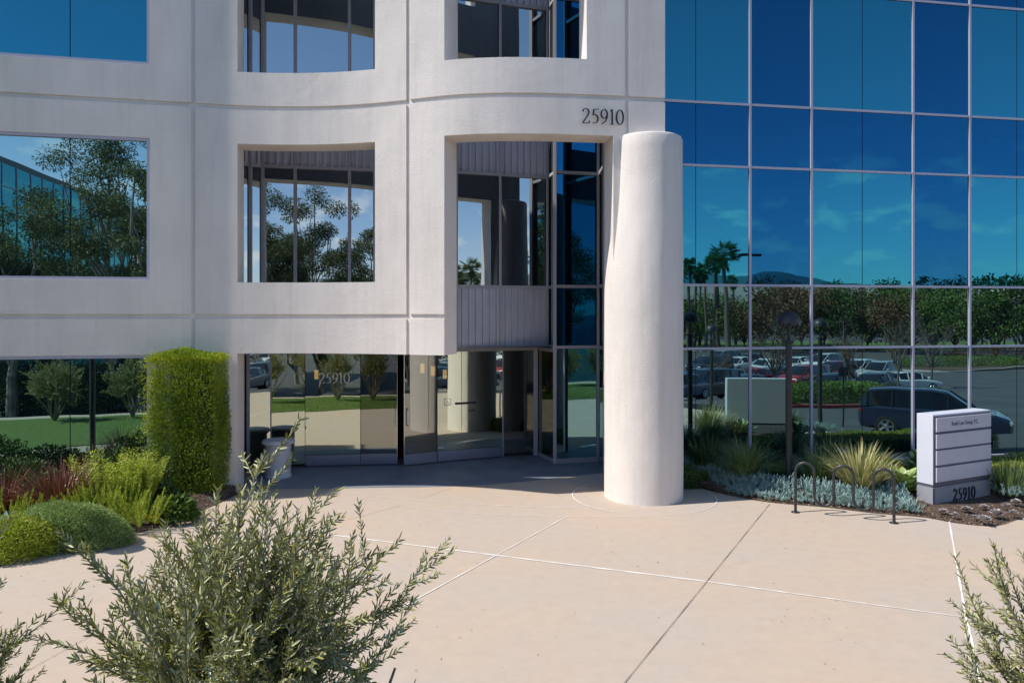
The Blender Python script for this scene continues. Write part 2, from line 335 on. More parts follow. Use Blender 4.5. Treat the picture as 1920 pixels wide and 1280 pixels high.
# ------------------------------------------------------------------ leaves (fast numpy mesh)
def leaf_object(name, P, D, S, Ln, Wd, m, parent=None, fold=0.25, tint=None, bend=0.0, local=False, shape=0.45, kind=None):
    """n leaves: base points P, directions D, side vectors S, lengths, widths. two quads a leaf folded on the midrib"""
    P = np.asarray(P, float); n = len(P)
    D = np.asarray(D, float); D = D/np.linalg.norm(D, axis=1, keepdims=True).clip(1e-6)
    S = np.asarray(S, float); S = S - D*(S*D).sum(1, keepdims=True); S = S/np.linalg.norm(S, axis=1, keepdims=True).clip(1e-6)
    N = np.cross(D, S)
    Ln = np.broadcast_to(np.asarray(Ln, float), (n,))[:, None]; Wd = np.broadcast_to(np.asarray(Wd, float), (n,))[:, None]
    V = np.empty((n, 6, 3))
    V[:, 0] = P
    V[:, 1] = P + D*Ln*shape*0.6 + S*Wd*0.45 + N*Wd*fold
    V[:, 2] = P + D*Ln*0.72 + S*Wd*0.38 + N*(Wd*fold - bend*Ln*0.5)
    V[:, 3] = P + D*Ln - N*bend*Ln
    V[:, 4] = P + D*Ln*0.72 - S*Wd*0.38 + N*(Wd*fold - bend*Ln*0.5)
    V[:, 5] = P + D*Ln*shape*0.6 - S*Wd*0.45 + N*Wd*fold
    V = V.reshape(-1, 3)
    if parent is not None and not local:
        off = np.zeros(3); p = parent
        while p is not None: off += np.array(p.location); p = p.parent
        V = V - off
    base = (np.arange(n)*6)[:, None]
    idx = np.concatenate([base+np.array([[0, 1, 2, 3]]), base+np.array([[0, 3, 4, 5]])], axis=1).reshape(-1)
    me = bpy.data.meshes.new(name)
    me.vertices.add(n*6); me.vertices.foreach_set('co', V.astype(np.float32).ravel())
    me.loops.add(n*8); me.loops.foreach_set('vertex_index', idx.astype(np.int32))
    me.polygons.add(n*2); me.polygons.foreach_set('loop_start', (np.arange(n*2)*4).astype(np.int32))
    me.update(calc_edges=True)
    at = me.attributes.new('tint', 'FLOAT', 'FACE')
    tt = tint if tint is not None else np.random.RandomState(n).rand(n)
    at.data.foreach_set('value', np.repeat(np.clip(tt, 0, 1), 2).astype(np.float32))
    me.materials.append(m)
    o = bpy.data.objects.new(name, me); COL.objects.link(o)
    if parent is not None: o.parent = parent
    if kind: o['kind'] = kind
    return o
def rdirs(R, n):
    d = R.normal(size=(n, 3)); return d/np.linalg.norm(d, axis=1, keepdims=True)
def fbm(P, s, seed=0):
    """cheap smooth 3d variation -1..1"""
    r = np.random.RandomState(seed); o = 0
    for k in range(4):
        w = r.normal(size=3)*s*(1.7**k); o = o + np.sin(P@w + r.rand()*6.28)*(0.6**k)
    return o/1.8

# ------------------------------------------------------------------ the building
ZD, ZC, ZB, ZA = H-0.76, H+0.667, H+3.35, H+4.77
ZB2, ZA2, ZTOP = H+7.45, H+8.87, H+11.6
bld = empty('office_building', (0, 16, 0), 0, 'white stucco and blue mirror glass office building with a curved entrance wall', 'building')

def on_line(P, D, px):
    r = (px-HX)/F; t = (r*P.y - P.x)/(D.x - r*D.y); return t
def line_pt(P, D, t, out=0.0):
    N = Vector((D.y, -D.x)); return (P.x+D.x*t+N.x*out, P.y+D.y*t+N.y*out)
# plan curve of the stucco screen wall, sampled by column
_k = [(352, 14.43), (430, 14.62), (500, 14.71), (580, 14.72), (640, 14.65), (700, 14.50), (760, 14.28), (800, 14.10), (848, 13.93), (900, 13.84), (950, 13.80), (1000, 13.81), (1040, 13.84), (1100, 13.91), (1172, 14.02), (1250, 14.15), (1300, 14.24)]
_m = 0.219
def _wy(px):
    if px <= 352:
        r = (px-HX)/F; return (LP.y - _m*LP.x)/(1 - _m*r)
    return float(np.interp(px, [a for a, b in _k], [b for a, b in _k]))
_xs = np.arange(-900, 1300, 2.0); _ys = np.array([_wy(x) for x in _xs])
_w = np.hanning(41); _w /= _w.sum()
_ysm = np.convolve(np.pad(_ys, 20, mode='edge'), _w, mode='valid')
_ysm[_xs < 300] = _ys[_xs < 300]; _ysm[-30:] = _ys[-30:]
def wp(px):
    y = float(np.interp(px, _xs, _ysm)); return Vector((AX(px, y), y))
def wn(px):
    d = (wp(min(px+4, 1297)) - wp(px-4)).normalized(); return Vector((d.y, -d.x))

GV = [(358.5, 366), (761.5, 769), (1171.5, 1179)]
GH = [(H-0.075, H+0.012), (H+4.015, H+4.105), (H+8.115, H+8.205)]
SILL = H+0.635
def wall_state(px, z):
    if px < 281 and (0.10 < z < ZD-0.005 or H+0.66 < z < H+3.38 or ZA < z < H+7.48 or z > ZA2 and z < H+11.2) and px > -330: return None
    if 445 < px < 703 and (SILL < z < ZB or ZA-0.01 < z < ZB2 or ZA2 < z < ZTOP-0.4): return None
    if 445 < px < 1150 and z < ZD: return None
    if 833 < px < 1150 and z < ZB: return None
    if 833 < px < 1100 and (ZA-0.01 < z < ZB2 or ZA2 < z < ZTOP-0.4): return None
    for a, b in GV:
        if a < px < b: return -0.035
    for a, b in GH:
        if a < z < b: return -0.035
    return 0.0
pxs = sorted(set([-700, -330, 281, 445, 703, 833, 1100, 1150, 1247] + [q for g in GV for q in g] + list(np.arange(-700, 300, 50)) + list(np.arange(300, 1247, 9))))
pxs = [p for i, p in enumerate(pxs) if i == 0 or p - pxs[i-1] > 2.0 or p in (281, 445, 703, 833, 1100, 1150, 1247)]
zs = sorted(set([0.0, 0.10, ZD-0.005, ZD, SILL, H+0.66, ZB, H+3.38, ZA-0.01, ZA, ZB2, H+7.48, ZA2, H+11.2, ZTOP-0.4, ZTOP] + [q for g in GH for q in g]))
TH = 0.62
fr = {}
for p in pxs: fr[p] = (wp(p), wn(p))
mb = MB()
def wpt(p, off, z):
    a, n = fr[p]; return (a.x+n.x*off, a.y+n.y*off, z)
nx_, nz_ = len(pxs)-1, len(zs)-1
S = [[wall_state((pxs[i]+pxs[i+1])/2, (zs[j]+zs[j+1])/2) for j in range(nz_)] for i in range(nx_)]
def st(i, j):
    if i < 0 or j < 0 or i >= nx_ or j >= nz_: return None
    return S[i][j]
for i in range(nx_):
    for j in range(nz_):
        s = S[i][j]
        if s is None: continue
        a, b, z0, z1 = pxs[i], pxs[i+1], zs[j], zs[j+1]
        mb.quad(wpt(a, s, z0), wpt(b, s, z0), wpt(b, s, z1), wpt(a, s, z1))
        mb.quad(wpt(b, -TH, z0), wpt(a, -TH, z0), wpt(a, -TH, z1), wpt(b, -TH, z1))
        for (di, dj) in ((-1, 0), (1, 0), (0, -1), (0, 1)):
            t = st(i+di, j+dj); lo = -TH if t is None else t
            if lo >= s: continue
            if di == -1: mb.quad(wpt(a, lo, z0), wpt(a, s, z0), wpt(a, s, z1), wpt(a, lo, z1))
            if di == 1: mb.quad(wpt(b, s, z0), wpt(b, lo, z0), wpt(b, lo, z1), wpt(b, s, z1))
            if dj == -1: mb.quad(wpt(a, lo, z0), wpt(b, lo, z0), wpt(b, s, z0), wpt(a, s, z0))
            if dj == 1: mb.quad(wpt(a, s, z1), wpt(b, s, z1), wpt(b, lo, z1), wpt(a, lo, z1))
wall = mb.build('stucco_wall', M['stucco'], bld, smooth=True)

# flush windows of the flat left wing
for (z0, z1, gm) in ((0.10, ZD-0.005, 'vision_bright'), (H+0.66, H+3.38, 'vision_bright'), (ZA, H+7.48, 'vision'), (ZA2, H+11.2, 'vision')):
    t0, t1 = on_line(LP, LD, -330), on_line(LP, LD, 281)
    w = MB()
    fw = 0.06
    def lp(t, o): return line_pt(LP, LD, t, o)
    w.seg(lp(t0, 0), lp(t0+fw, 0), z0, z1, -0.015, 0.14); w.seg(lp(t1-fw, 0), lp(t1, 0), z0, z1, -0.015, 0.14)
    w.seg(lp(t0+fw, 0), lp(t1-fw, 0), z0, z0+fw, -0.017, 0.14); w.seg(lp(t0+fw, 0), lp(t1-fw, 0), z1-fw, z1, -0.017, 0.14)
    wf = w.build('window', M['frame'], bld)
    w2 = MB().seg(lp(t0+fw, 0), lp(t1-fw, 0), z0+fw, z1-fw, -0.085, 0.13); w2.build('glazing_seal', M['seal'], wf)
    tj = on_line(LP, LD, 129); edges = [tj + k*1.53 for k in range(-5, 1)]; edges = [t0+fw] + [e for e in edges if t0+0.3 < e] + [t1-fw]
    for a, b in zip(edges[:-1], edges[1:]):
        tl = rnd.uniform(-0.0012, 0.0012); g = 0.008
        A, B = lp(a+g, -0.07+tl), lp(b-g, -0.07-tl)
        MB().quad((A[0], A[1], z0+fw), (B[0], B[1], z0+fw), (B[0], B[1], z1-fw), (A[0], A[1], z1-fw)).build('pane', M[gm], wf)

# the tapering column merged into the end of the wall
cz = [0, 0.05] + list(np.arange(0.4, H+3.3, 0.2)) + [H+3.30, H+3.355, H+3.375]
mb = MB(); yc = 14.33
rows = []
for z in cz:
    k = ss((H + 2.75 - z)/2.5)
    cx = AX(1214.5, yc)*(1-k) + AX(1206.5, yc)*k; r = 0.655*(1-k) + 0.748*k
    if z > H+3.31: r -= 0.02 if z < H+3.37 else 0.06
    rows.append((cx, r, z))
nseg = 72
for (cx, r, z) in rows:
    for j in range(nseg):
        a = 2*math.pi*j/nseg; r_ = r + 0.0012*math.sin(a*5+z*2.1) + 0.001*math.sin(a*11-z*4.7+1); mb.v.append((cx+r_*math.cos(a), yc+r_*math.sin(a), z))
for i in range(len(rows)-1):
    for j in range(nseg): mb.f.append((i*nseg+j, i*nseg+(j+1) % nseg, (i+1)*nseg+(j+1) % nseg, (i+1)*nseg+j))
mb.f.append(tuple((len(rows)-1)*nseg+j for j in range(nseg)))
mb.build('column', M['column'], bld, smooth=True)

# curtain wall, right
levels = [(-1.5, ZD), (ZD, ZC), (ZC, ZB), (ZB, ZA), (ZA, ZB2), (ZB2, ZA2), (ZA2, ZTOP)]
T0 = on_line(RP, RD, 1136) if False else (2.05-RP.x)/RD.x
ticks = [(T0, 'm'), (-2.62, 'm'), (-1.31, 'j'), (0.0, 'm'), (1.53, 'm'), (2.84, 'j'), (4.17, 'm'), (5.71, 'm'), (7.03, 'j'), (8.35, 'm'), (9.88, 'm'), (11.2, 'j'), (12.5, 'm')]
def rl(t, o=0.0): return line_pt(RP, RD, t, o)
mb = MB(); mw = 0.027
for t, k in ticks:
    if k == 'm':
        mb.seg(rl(t-mw), rl(t+mw), -1.5, ZTOP, 0.0, 0.1)
for (a, ka), (b, kb) in zip(ticks[:-1], ticks[1:]):
    for z in (ZD, ZC, ZB, ZA, ZB2, ZA2):
        mb.seg(rl(a + (mw if ka == 'm' else 0)), rl(b - (mw if kb == 'm' else 0)), z-mw, z+mw, -0.003, 0.1)
mb.seg(rl(T0), rl(12.5), -1.5, 0.10, 0.004, 0.12)
cw = mb.build('curtain_wall', M['frame'], bld)
MB().seg(rl(T0), rl(12.5), -1.5, ZTOP, -0.04, 0.09).build('backing', M['seal'], cw)
for (a, ka), (b, kb) in zip(ticks[:-1], ticks[1:]):
    pair = 'j' in (ka, kb)
    for li, (z0, z1) in enumerate(levels):
        spand = li in (1, 3, 5)
        gm = 'spandrel' if (spand or (not pair and li > 1)) else ('vision' if li > 1 else 'vision_bright')
        if li == 1: gm = 'vision_bright'
        g0 = mw-0.001 if ka == 'm' else 0.008; g1 = mw-0.001 if kb == 'm' else 0.008
        t1_, t2_ = rnd.uniform(-0.0009, 0.0009), rnd.uniform(-0.0009, 0.0009)
        A, B = rl(a+g0, -0.03+t1_), rl(b-g1, -0.03-t1_); nz = RN*t2_
        MB().quad((A[0]+nz.x, A[1]+nz.y, z0+mw), (B[0]+nz.x, B[1]+nz.y, z0+mw), (B[0]-nz.x, B[1]-nz.y, z1-mw), (A[0]-nz.x, A[1]-nz.y, z1-mw)).build('pane', M[gm], cw)

# recessed front: upper floors
U = [(-6.07, 16.50), (-5.62, 16.80), (-3.18, 17.27), (-1.30, 17.48), (-0.19, 17.86), (0.86, 18.22), (1.00, 17.50), (2.05, 17.77), (2.05, (RP.y + RD.y*T0))]  # left end bay is angled only so its panes mirror the sky
W0 = wp(400); 
side = [(-6.07, 15.0), (-6.07, 16.74)]
def lerp(p, q, t): return (p[0]+(q[0]-p[0])*t, p[1]+(q[1]-p[1])*t)
def sub(p, q, x):
    return lerp(p, q, (x-p[0])/(q[0]-p[0]))
M['vision_s'] = M['side_glass']
segs = []   # p, q, kind
def px_on(p, q, px):
    P = Vector(p); D = (Vector(q)-P).normalized(); t = on_line(P, D, px); return (P.x+D.x*t, P.y+D.y*t)
b0 = lerp(U[0], U[1], .5); b1 = px_on(U[1], U[2], 553); b2 = px_on(U[1], U[2], 655); b3 = px_on(U[3], U[4], 938)
up_pts = [U[0], b0, U[1], b1, b2, U[2], U[3], b3, U[5], U[6], U[7], U[8]]
kinds = ['st', 'st', 'st', 'st', 'st', 'st', 'st', 'st', 'ret', 'cw', 'ret']
rec = MB()
def shrink(p, q, a, b):
    d = Vector((q[0]-p[0], q[1]-p[1])); l = d.length; return lerp(p, q, a/l), lerp(p, q, 1-b/l)
panel_bands = [(ZD, ZC), (ZB, ZA), (ZB2, ZA2)]
glass_bands = [(ZC, ZB), (ZA, ZB2), (ZA2, ZTOP)]
ff = M['frame_grey']
for p, q, k in zip(up_pts[:-1], up_pts[1:], kinds):
    z_lo = ZD
    a, b = shrink(p, q, 0.028, 0.028)
    for z in (ZD, ZC, ZB, ZA, ZB2, ZA2):
        rec.seg(a, b, z-0.035, z+0.035, 0.0, 0.1)
for i, p in enumerate(up_pts):
    if i == 9: continue
    zlo = ZD if i < 9 else 0.0
    rec.box(p[0]-0.03, p[0]+0.03, p[1]-0.012, p[1]+0.08, zlo-0.036, ZTOP)
rec.box(U[6][0]-0.035, U[6][0]+0.04, U[6][1]-0.03, U[6][1]+0.08, 0.0, ZTOP)
rw = rec.build('recessed_front', ff, bld)
def corrug(p, q, z0, z1, pitch=0.165, dep=0.055):
    d = Vector((q[0]-p[0], q[1]-p[1])); l = d.length; d.normalize(); n = Vector((d.y, -d.x))
    k = max(1, round(l/pitch)); pp = l/k; pts = []
    for i in range(k):
        for (f, o) in ((0, 0), (0.62, 0), (0.66, dep), (0.96, dep), (1.0, 0)):
            if f == 1.0 and i < k-1: continue
            pts.append((i*pp+f*pp, o))
    m = MB()
    for (a, oa), (b, ob) in zip(pts[:-1], pts[1:]):
        A = (p[0]+d.x*a+n.x*oa, p[1]+d.y*a+n.y*oa); B = (p[0]+d.x*b+n.x*ob, p[1]+d.y*b+n.y*ob)
        m.quad((*A, z0), (*B, z0), (*B, z1), (*A, z1))
    return m
for p, q, k in zip(up_pts[:-1], up_pts[1:], kinds):
    a, b = shrink(p, q, 0.03, 0.03)
    d = Vector((q[0]-p[0], q[1]-p[1])).normalized(); n = Vector((d.y, -d.x))*(-0.06)
    A, B = (a[0]+n.x, a[1]+n.y), (b[0]+n.x, b[1]+n.y)
    for (z0, z1) in panel_bands:
        if k == 'st': corrug(A, B, z0+0.03, z1-0.03).build('metal_panel', M['metal_panel'], rw)
        else: MB().quad((*A, z0+.03), (*B, z0+.03), (*B, z1-.03), (*A, z1-.03)).build('pane', M['spandrel'] if k == 'cw' else M['side_glass'], rw)
    for (z0, z1) in glass_bands:
        t = rnd.uniform(-0.003, 0.003)
        MB().quad((A[0], A[1]+t, z0+.03), (B[0], B[1]-t, z0+.03), (B[0], B[1]-t, z1-.03), (A[0], A[1]+t, z1-.03)).build('pane', {'st': M['store_glass'], 'cw': M['spandrel'], 'ret': M['side_glass']}[k], rw)
# return glazing at the left end of the recess
mb = MB(); P0, P1 = (-6.10, 15.15), (-6.10, 16.70)
for y in (15.15, 15.9, 16.66): mb.box(-6.14, -6.06, y, y+0.05, 0.0, ZTOP)
for z in (ZD, ZC, ZB, ZA, ZB2, ZA2): mb.box(-6.12, -6.068, 15.2, 16.66, z-0.03, z+0.03)
lr = mb.build('return_frame', ff, bld)
for (z0, z1) in ((0.05, ZD), (ZD, ZC), (ZC, ZB), (ZB, ZA), (ZA, ZB2), (ZB2, ZA2), (ZA2, ZTOP)):
    MB().quad((-6.09, 15.2, z0+.03), (-6.09, 15.9, z0+.03), (-6.09, 15.9, z1-.03), (-6.09, 15.2, z1-.03)).build('pane', M['side_glass'], lr)
    MB().quad((-6.09, 15.95, z0+.03), (-6.09, 16.66, z0+.03), (-6.09, 16.66, z1-.03), (-6.09, 15.95, z1-.03)).build('pane', M['side_glass'], lr)

# entrance front, ground floor
def gp(px, Y): return (AX(px, Y), Y)
E = [gp(452, 16.50), gp(572, 17.06), gp(676, 17.24), gp(747, 17.32), gp(757, 17.33), gp(820, 17.58), gp(943, 18.25), gp(1004, 18.50), gp(1010, 18.46), gp(1040, 17.50)]
ent = MB()
def post(p, w=0.03, z1=ZD-0.036, dep=0.09): ent.box(p[0]-w, p[0]+w, p[1]-0.01, p[1]+dep, 0.0, z1)
post(E[0], 0.05); post(gp(465, 16.60), 0.03); post(E[7], 0.055); post(gp(943, 18.25), 0.012, dep=0.04)
ES = gp(508, 16.88); post(ES, 0.012, dep=0.04)  # end bay angled as upstairs, shaped for its reflection
for a, b in [(E[0], ES), (ES, E[1])] + list(zip(E[1:-1], E[2:])):
    if a == E[7]: continue
    a2, b2 = shrink(a, b, 0.0, 0.0); ent.seg(a2, b2, ZD-0.12, ZD-0.037, 0.004, 0.06)
ent.seg(E[8], shrink(E[8], E[9], 0, 0.04)[1], 0.0, 0.09, 0.0, 0.06)
ent.seg((1.045, 17.512), (2.02, 17.762), 0.0, 0.10, 0.02, 0.06)
er = ent.build('entrance_front', ff, bld)
def pane(a, b, z0, z1, m, name='pane', par=None, th=0.012):
    return MB().seg(a, b, z0, z1, 0.0, th).build(name, m, par or er)
def rail(a, b, par, z1=0.27): return MB().seg(a, b, 0.03, z1, 0.012, 0.03).build('bottom_rail', M['rail'], par)
for a, b, k in ((gp(468, 16.62), ES, 'side'), (ES, E[1], 'side'), (E[1], E[2], 'entry'), (E[5], E[6], 'entry'), (E[6], E[7], 'dark'), (E[8], E[9], 'dark')):
    a2, b2 = shrink(a, b, 0.006, 0.006 if k != 'dark' else 0.05)
    p = pane(a2, b2, 0.28 if k == 'entry' else 0.08, ZD-0.12, M['entry_dark'] if k == 'dark' else M['entry_glass'])
    if k == 'entry': rail(a2, b2, p)
MB().quad((1.04, 17.53, 0.1), (2.02, 17.79, 0.1), (2.02, 17.79, ZD-0.03), (1.04, 17.53, ZD-0.03)).build('pane', M['vision_bright'], er)
MB().quad((2.05, 17.78, 0.0), (2.05, 16.40, 0.0), (2.05, 16.40, ZD-0.03), (2.05, 17.78, ZD-0.03)).build('pane', M['side_glass'], er)
MB().seg((1.06, 17.515), (2.03, 17.765), ZD-0.03, ZD+0.03, 0.01, 0.05).build('transom', M['frame'], er)
def handle(par, p, n, z0, z1):
    """D pull: two stubs and a bar, standing off the glass by n"""
    a = Vector((p[0], p[1], 0)); nn = Vector((n.x, n.y, 0))*0.05
    return MB().tube([a+Vector((0, 0, z0)), a+nn+Vector((0, 0, z0+0.03)), a+nn+Vector((0, 0, z1-0.03)), a+Vector((0, 0, z1))], 0.012, 8).build('handle', M['chrome'], par, smooth=True)
d1a, d1b = shrink(E[2], E[3], 0.006, 0.02)
dr = pane(d1a, d1b, 0.28, ZD-0.12, M['entry_dark'], 'door'); rail(d1a, d1b, dr)
dn = Vector((d1b[1]-d1a[1], -(d1b[0]-d1a[0]))).normalized()
hp = lerp(d1a, d1b, 0.93); handle(dr, hp, dn, 0.93, 1.33)
MB().seg(lerp(d1a, d1b, 0.985), d1b, 0.03, ZD-0.12, 0.016, 0.03).build('edge_strip', M['chrome'], dr)
# right leaf stands a little open towards the plaza
hinge = Vector(E[5]); free = Vector(gp(757, 17.14))
d2a, d2b = (free.x, free.y), (hinge.x-0.01, hinge.y-0.03)
dr2 = pane(d2a, d2b, 0.28, ZD-0.13, M['entry_dark'], 'door'); rail(d2a, d2b, dr2)
dr2['label'] = 'right entrance door leaf standing slightly open'
dn2 = Vector((d2b[1]-d2a[1], -(d2b[0]-d2a[0]))).normalized()
handle(dr2, lerp(d2a, d2b, 0.10), dn2, 0.93, 1.33); handle(dr2, lerp(d2a, d2b, 0.12), -dn2, 0.93, 1.33)
MB().seg(d2a, lerp(d2a, d2b, 0.02), 0.03, ZD-0.13, 0.016, 0.03).build('edge_strip', M['chrome'], dr2)

# numerals drawn with a broad nib
def arc(cx, cy, rx, ry, a0, a1, n=14):
    return [(cx+rx*math.cos(math.radians(a0+(a1-a0)*i/n)), cy+ry*math.sin(math.radians(a0+(a1-a0)*i/n))) for i in range(n+1)]
GLYPH = {
 '2': (0.62, [arc(0.27, 0.74, 0.22, 0.23, 170, -35) + [(0.30, 0.38), (0.05, 0.045)], [(0.03, 0.035), (0.50, 0.035)], [(0.47, 0.035), (0.56, 0.17)]]),
 '5': (0.58, [[(0.17, 0.94), (0.47, 0.95), (0.50, 0.99)], [(0.17, 0.95), (0.12, 0.58)], [(0.12, 0.55)] + arc(0.22, 0.33, 0.25, 0.28, 100, -120)]),
 '9': (0.60, [arc(0.28, 0.67, 0.22, 0.29, 0, 360, 24), [(0.50, 0.66), (0.49, 0.45), (0.38, 0.20), (0.10, 0.0)]]),
 '1': (0.40, [[(0.20, 0.02), (0.20, 0.98)], [(0.06, 0.86), (0.20, 0.98)], [(0.05, 0.015), (0.35, 0.015)]]),
 '0': (0.62, [arc(0.30, 0.49, 0.25, 0.47, 0, 360, 28)])}
def digits(text, height, place, mt, parent, name='house_number_digit', depth=0.02, thin=0.035, thick=0.10, gap=0.06, wmul=1.0):
    """place(u, v, w) -> world point; u right, v up in metres, w off the surface"""
    x = 0
    for ch in text:
        mb = MB(); adv, paths = GLYPH[ch]
        for pth in paths:
            Lf, Rt = [], []
            for i, (a, b) in enumerate(pth):
                p0 = pth[max(i-1, 0)]; p1 = pth[min(i+1, len(pth)-1)]
                dx, dy = (p1[0]-p0[0])*wmul, p1[1]-p0[1]; l = math.hypot(dx, dy) or 1; dx /= l; dy /= l
                w = (thin + (thick-thin)*abs(dy)**1.3)/2
                Lf.append((x+a*wmul-dy*w, b+dx*w)); Rt.append((x+a*wmul+dy*w, b-dx*w))
            for i in range(len(pth)-1):
                q = [Rt[i], Rt[i+1], Lf[i+1], Lf[i]]; n = len(mb.v)
                for w in (0, depth): mb.v += [tuple(place(c[0]*height, c[1]*height, w)) for c in q]
                mb.f += [(n+4, n+5, n+6, n+7), (n+3, n+2, n+1, n)] + [(n+k, n+(k+1) % 4, n+4+(k+1) % 4, n+4+k) for k in range(4)]
        x += adv*wmul + gap
        mb.build(name, mt, parent)
_a = wp(1090); _na = wn(1125); _da = Vector((-_na.y, _na.x))
digits('25910', 0.285, lambda u, v, w: (_a.x+_da.x*u+_na.x*(0.045+w), _a.y+_da.y*u+_na.y*(0.045+w), H+3.545+v), M['number'], bld, depth=0.022, wmul=0.92)
pin = MB()
for k in range(5):
    for v in (0.06, 0.24):
        u = 0.07+k*0.158; pin.tube([(_a.x+_da.x*u, _a.y+_da.y*u, H+3.545+v), (_a.x+_da.x*u+_na.x*0.05, _a.y+_da.y*u+_na.y*0.05, H+3.545+v)], 0.006, 6)
ga = Vector(px_on(E[1], E[2], 598)); gd = (Vector(E[2])-Vector(E[1])).normalized(); gn = Vector((gd.y, -gd.x))
digits('25910', 0.245, lambda u, v, w: (ga.x+gd.x*u+gn.x*(0.004+w), ga.y+gd.y*u+gn.y*(0.004+w), H-1.575+v), M['decal'], er, name='glass_digit', depth=0.002, wmul=0.92)
# small notices on the fixed pane right of the doors
na = Vector(E[5]); nd = (Vector(E[6])-na).normalized(); nn = Vector((nd.y, -nd.x))
def on_pane(u, v, w=0.004): return (na.x+nd.x*u+nn.x*w, na.y+nd.y*u+nn.y*w, v)
def note(u0, u1, v0, v1, m, name='decal', w=0.004): return MB().quad(on_pane(u0, v0, w), on_pane(u1, v0, w), on_pane(u1, v1, w), on_pane(u0, v1, w)).build(name, m, er)
ub = 0.17
fr_ = MB()
for (a, b, c, d) in ((ub, ub+.17, 1.33, 1.342), (ub, ub+.17, 1.488, 1.50), (ub, ub+.012, 1.342, 1.488), (ub+.158, ub+.17, 1.342, 1.488)):
    fr_.quad(on_pane(a, c), on_pane(b, c), on_pane(b, d), on_pane(a, d))
fr_.tube([on_pane(ub+.075, 1.46), on_pane(ub+.08, 1.41), on_pane(ub+.115, 1.41), on_pane(ub+.13, 1.37)], 0.005, 5)
fr_.tube([on_pane(ub+.08+.04*math.cos(a), 1.385+.035*math.sin(a)) for a in np.linspace(2.0, 6.0, 9)], 0.004, 5)
fr_.build('access_symbol', M['decal'], er)
note(0.44, 0.98, 1.345, 1.395, M['decal_dark'])
note(0.02, 0.16, 0.33, 0.362, M['decal'])
def text_mesh(body, size, name, m, parent, Mx, ext=0.001, bold=0.0):
    cu = bpy.data.curves.new(name, 'FONT'); cu.body = body; cu.size = size; cu.extrude = ext; cu.offset = bold; cu.align_x = 'LEFT'
    tmp = bpy.data.objects.new('tmp_text', cu); COL.objects.link(tmp)
    dg = bpy.context.evaluated_depsgraph_get(); me = bpy.data.meshes.new_from_object(tmp.evaluated_get(dg))
    bpy.data.objects.remove(tmp); bpy.data.curves.remove(cu)
    off = Vector((0, 0, 0)); p = parent
    while p is not None: off += p.location; p = p.parent
    me.transform(Matrix.Translation(-off) @ Mx); me.materials.clear(); me.materials.append(m); me.name = name
    o = bpy.data.objects.new(name, me); COL.objects.link(o); o.parent = parent; return o
def frame_mx(org, d, n):
    """matrix whose x runs along plan direction d, y is up, z points along n"""
    return Matrix(((d.x, 0, n.x, org[0]), (d.y, 0, n.y, org[1]), (0, 1, 0, org[2]), (0, 0, 0, 1)))
text_mesh('9230', 0.085, 'notice_text', M['decal_dark'], er, frame_mx(on_pane(0.78, 1.16, 0.004), nd, nn))

# building mass behind the glass and the lobby
mb = MB()
corepoly = [(-24, 11.0), (-6.25, 14.95), (-6.25, 17.0), (-3.18, 17.62), (-1.30, 17.9), (-0.19, 18.2), (0.8, 18.70), (1.2, 17.85), (2.25, 18.1), (2.25, 16.75)]
rr_ = rl(12.4, -0.25); corepoly += [rr_, (rr_[0]-2.6, 34), (-26, 34)]
corepoly[0] = (LP.x+LD.x*(-15)-LN.x*0.75, LP.y+LD.y*(-15)-LN.y*0.75)
corepoly[1] = (-6.25, wp(400).y+0.75)
mb.prism(corepoly, ZD+0.02, ZTOP-0.02)
mb.prism([corepoly[0], corepoly[1], (-6.25, 34), (-26, 34)], -1.5, ZD-0.02)
mb.prism([(2.3, 16.85), rr_, (rr_[0]-2.6, 34), (2.3, 34)], -2.5, ZD-0.02)
mb.build('building_core', M['core'], bld)
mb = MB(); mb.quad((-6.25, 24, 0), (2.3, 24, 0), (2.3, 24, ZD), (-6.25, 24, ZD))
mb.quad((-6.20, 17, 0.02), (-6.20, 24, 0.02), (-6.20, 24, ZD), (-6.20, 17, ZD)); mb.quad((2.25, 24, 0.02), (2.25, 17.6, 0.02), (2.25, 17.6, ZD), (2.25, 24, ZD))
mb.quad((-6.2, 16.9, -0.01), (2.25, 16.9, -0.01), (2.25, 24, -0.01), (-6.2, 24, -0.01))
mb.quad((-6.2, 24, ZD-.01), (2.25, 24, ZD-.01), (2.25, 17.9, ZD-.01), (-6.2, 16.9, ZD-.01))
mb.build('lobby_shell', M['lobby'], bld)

# lobby pendant lamps
glow = bpy.data.materials.new('pendant_glow'); glow.use_nodes = True
_b = glow.node_tree.nodes['Principled BSDF']; _b.inputs['Base Color'].default_value = (0.8, 0.5, 0.15, 1)
_b.inputs['Emission Color'].default_value = (1.0, 0.60, 0.18, 1); _b.inputs['Emission Strength'].default_value = 1.3
for i, (px, py, Y, lab) in enumerate(((593, 702, 19.5, 'amber pendant lamp glowing left of the white glass numerals'), (792, 690, 18.9, 'amber pendant lamp over the open door, left of the pair'),
                       (812, 695, 18.6, 'amber pendant lamp over the open door, right of the pair'), (834, 701, 19.6, 'faint amber pendant lamp right of the open entrance door'))):
    z = H-(py-HY)*Y/F
    r = empty('pendant_lamp', (AX(px, Y), Y, z-0.12), 0, lab, 'pendant lamp', 'amber pendant lamps in the lobby')
    MB().lathe([(0.052, 0.0), (0.052, 0.24)], n=14).build('lamp_shade', glow, r, world=False)
    MB().lathe([(0.055, 0.24), (0.055, 0.255), (0.008, 0.26), (0.008, ZD-0.012-(z-0.12))], n=8).build('cord', M['black_metal'], r, world=False)

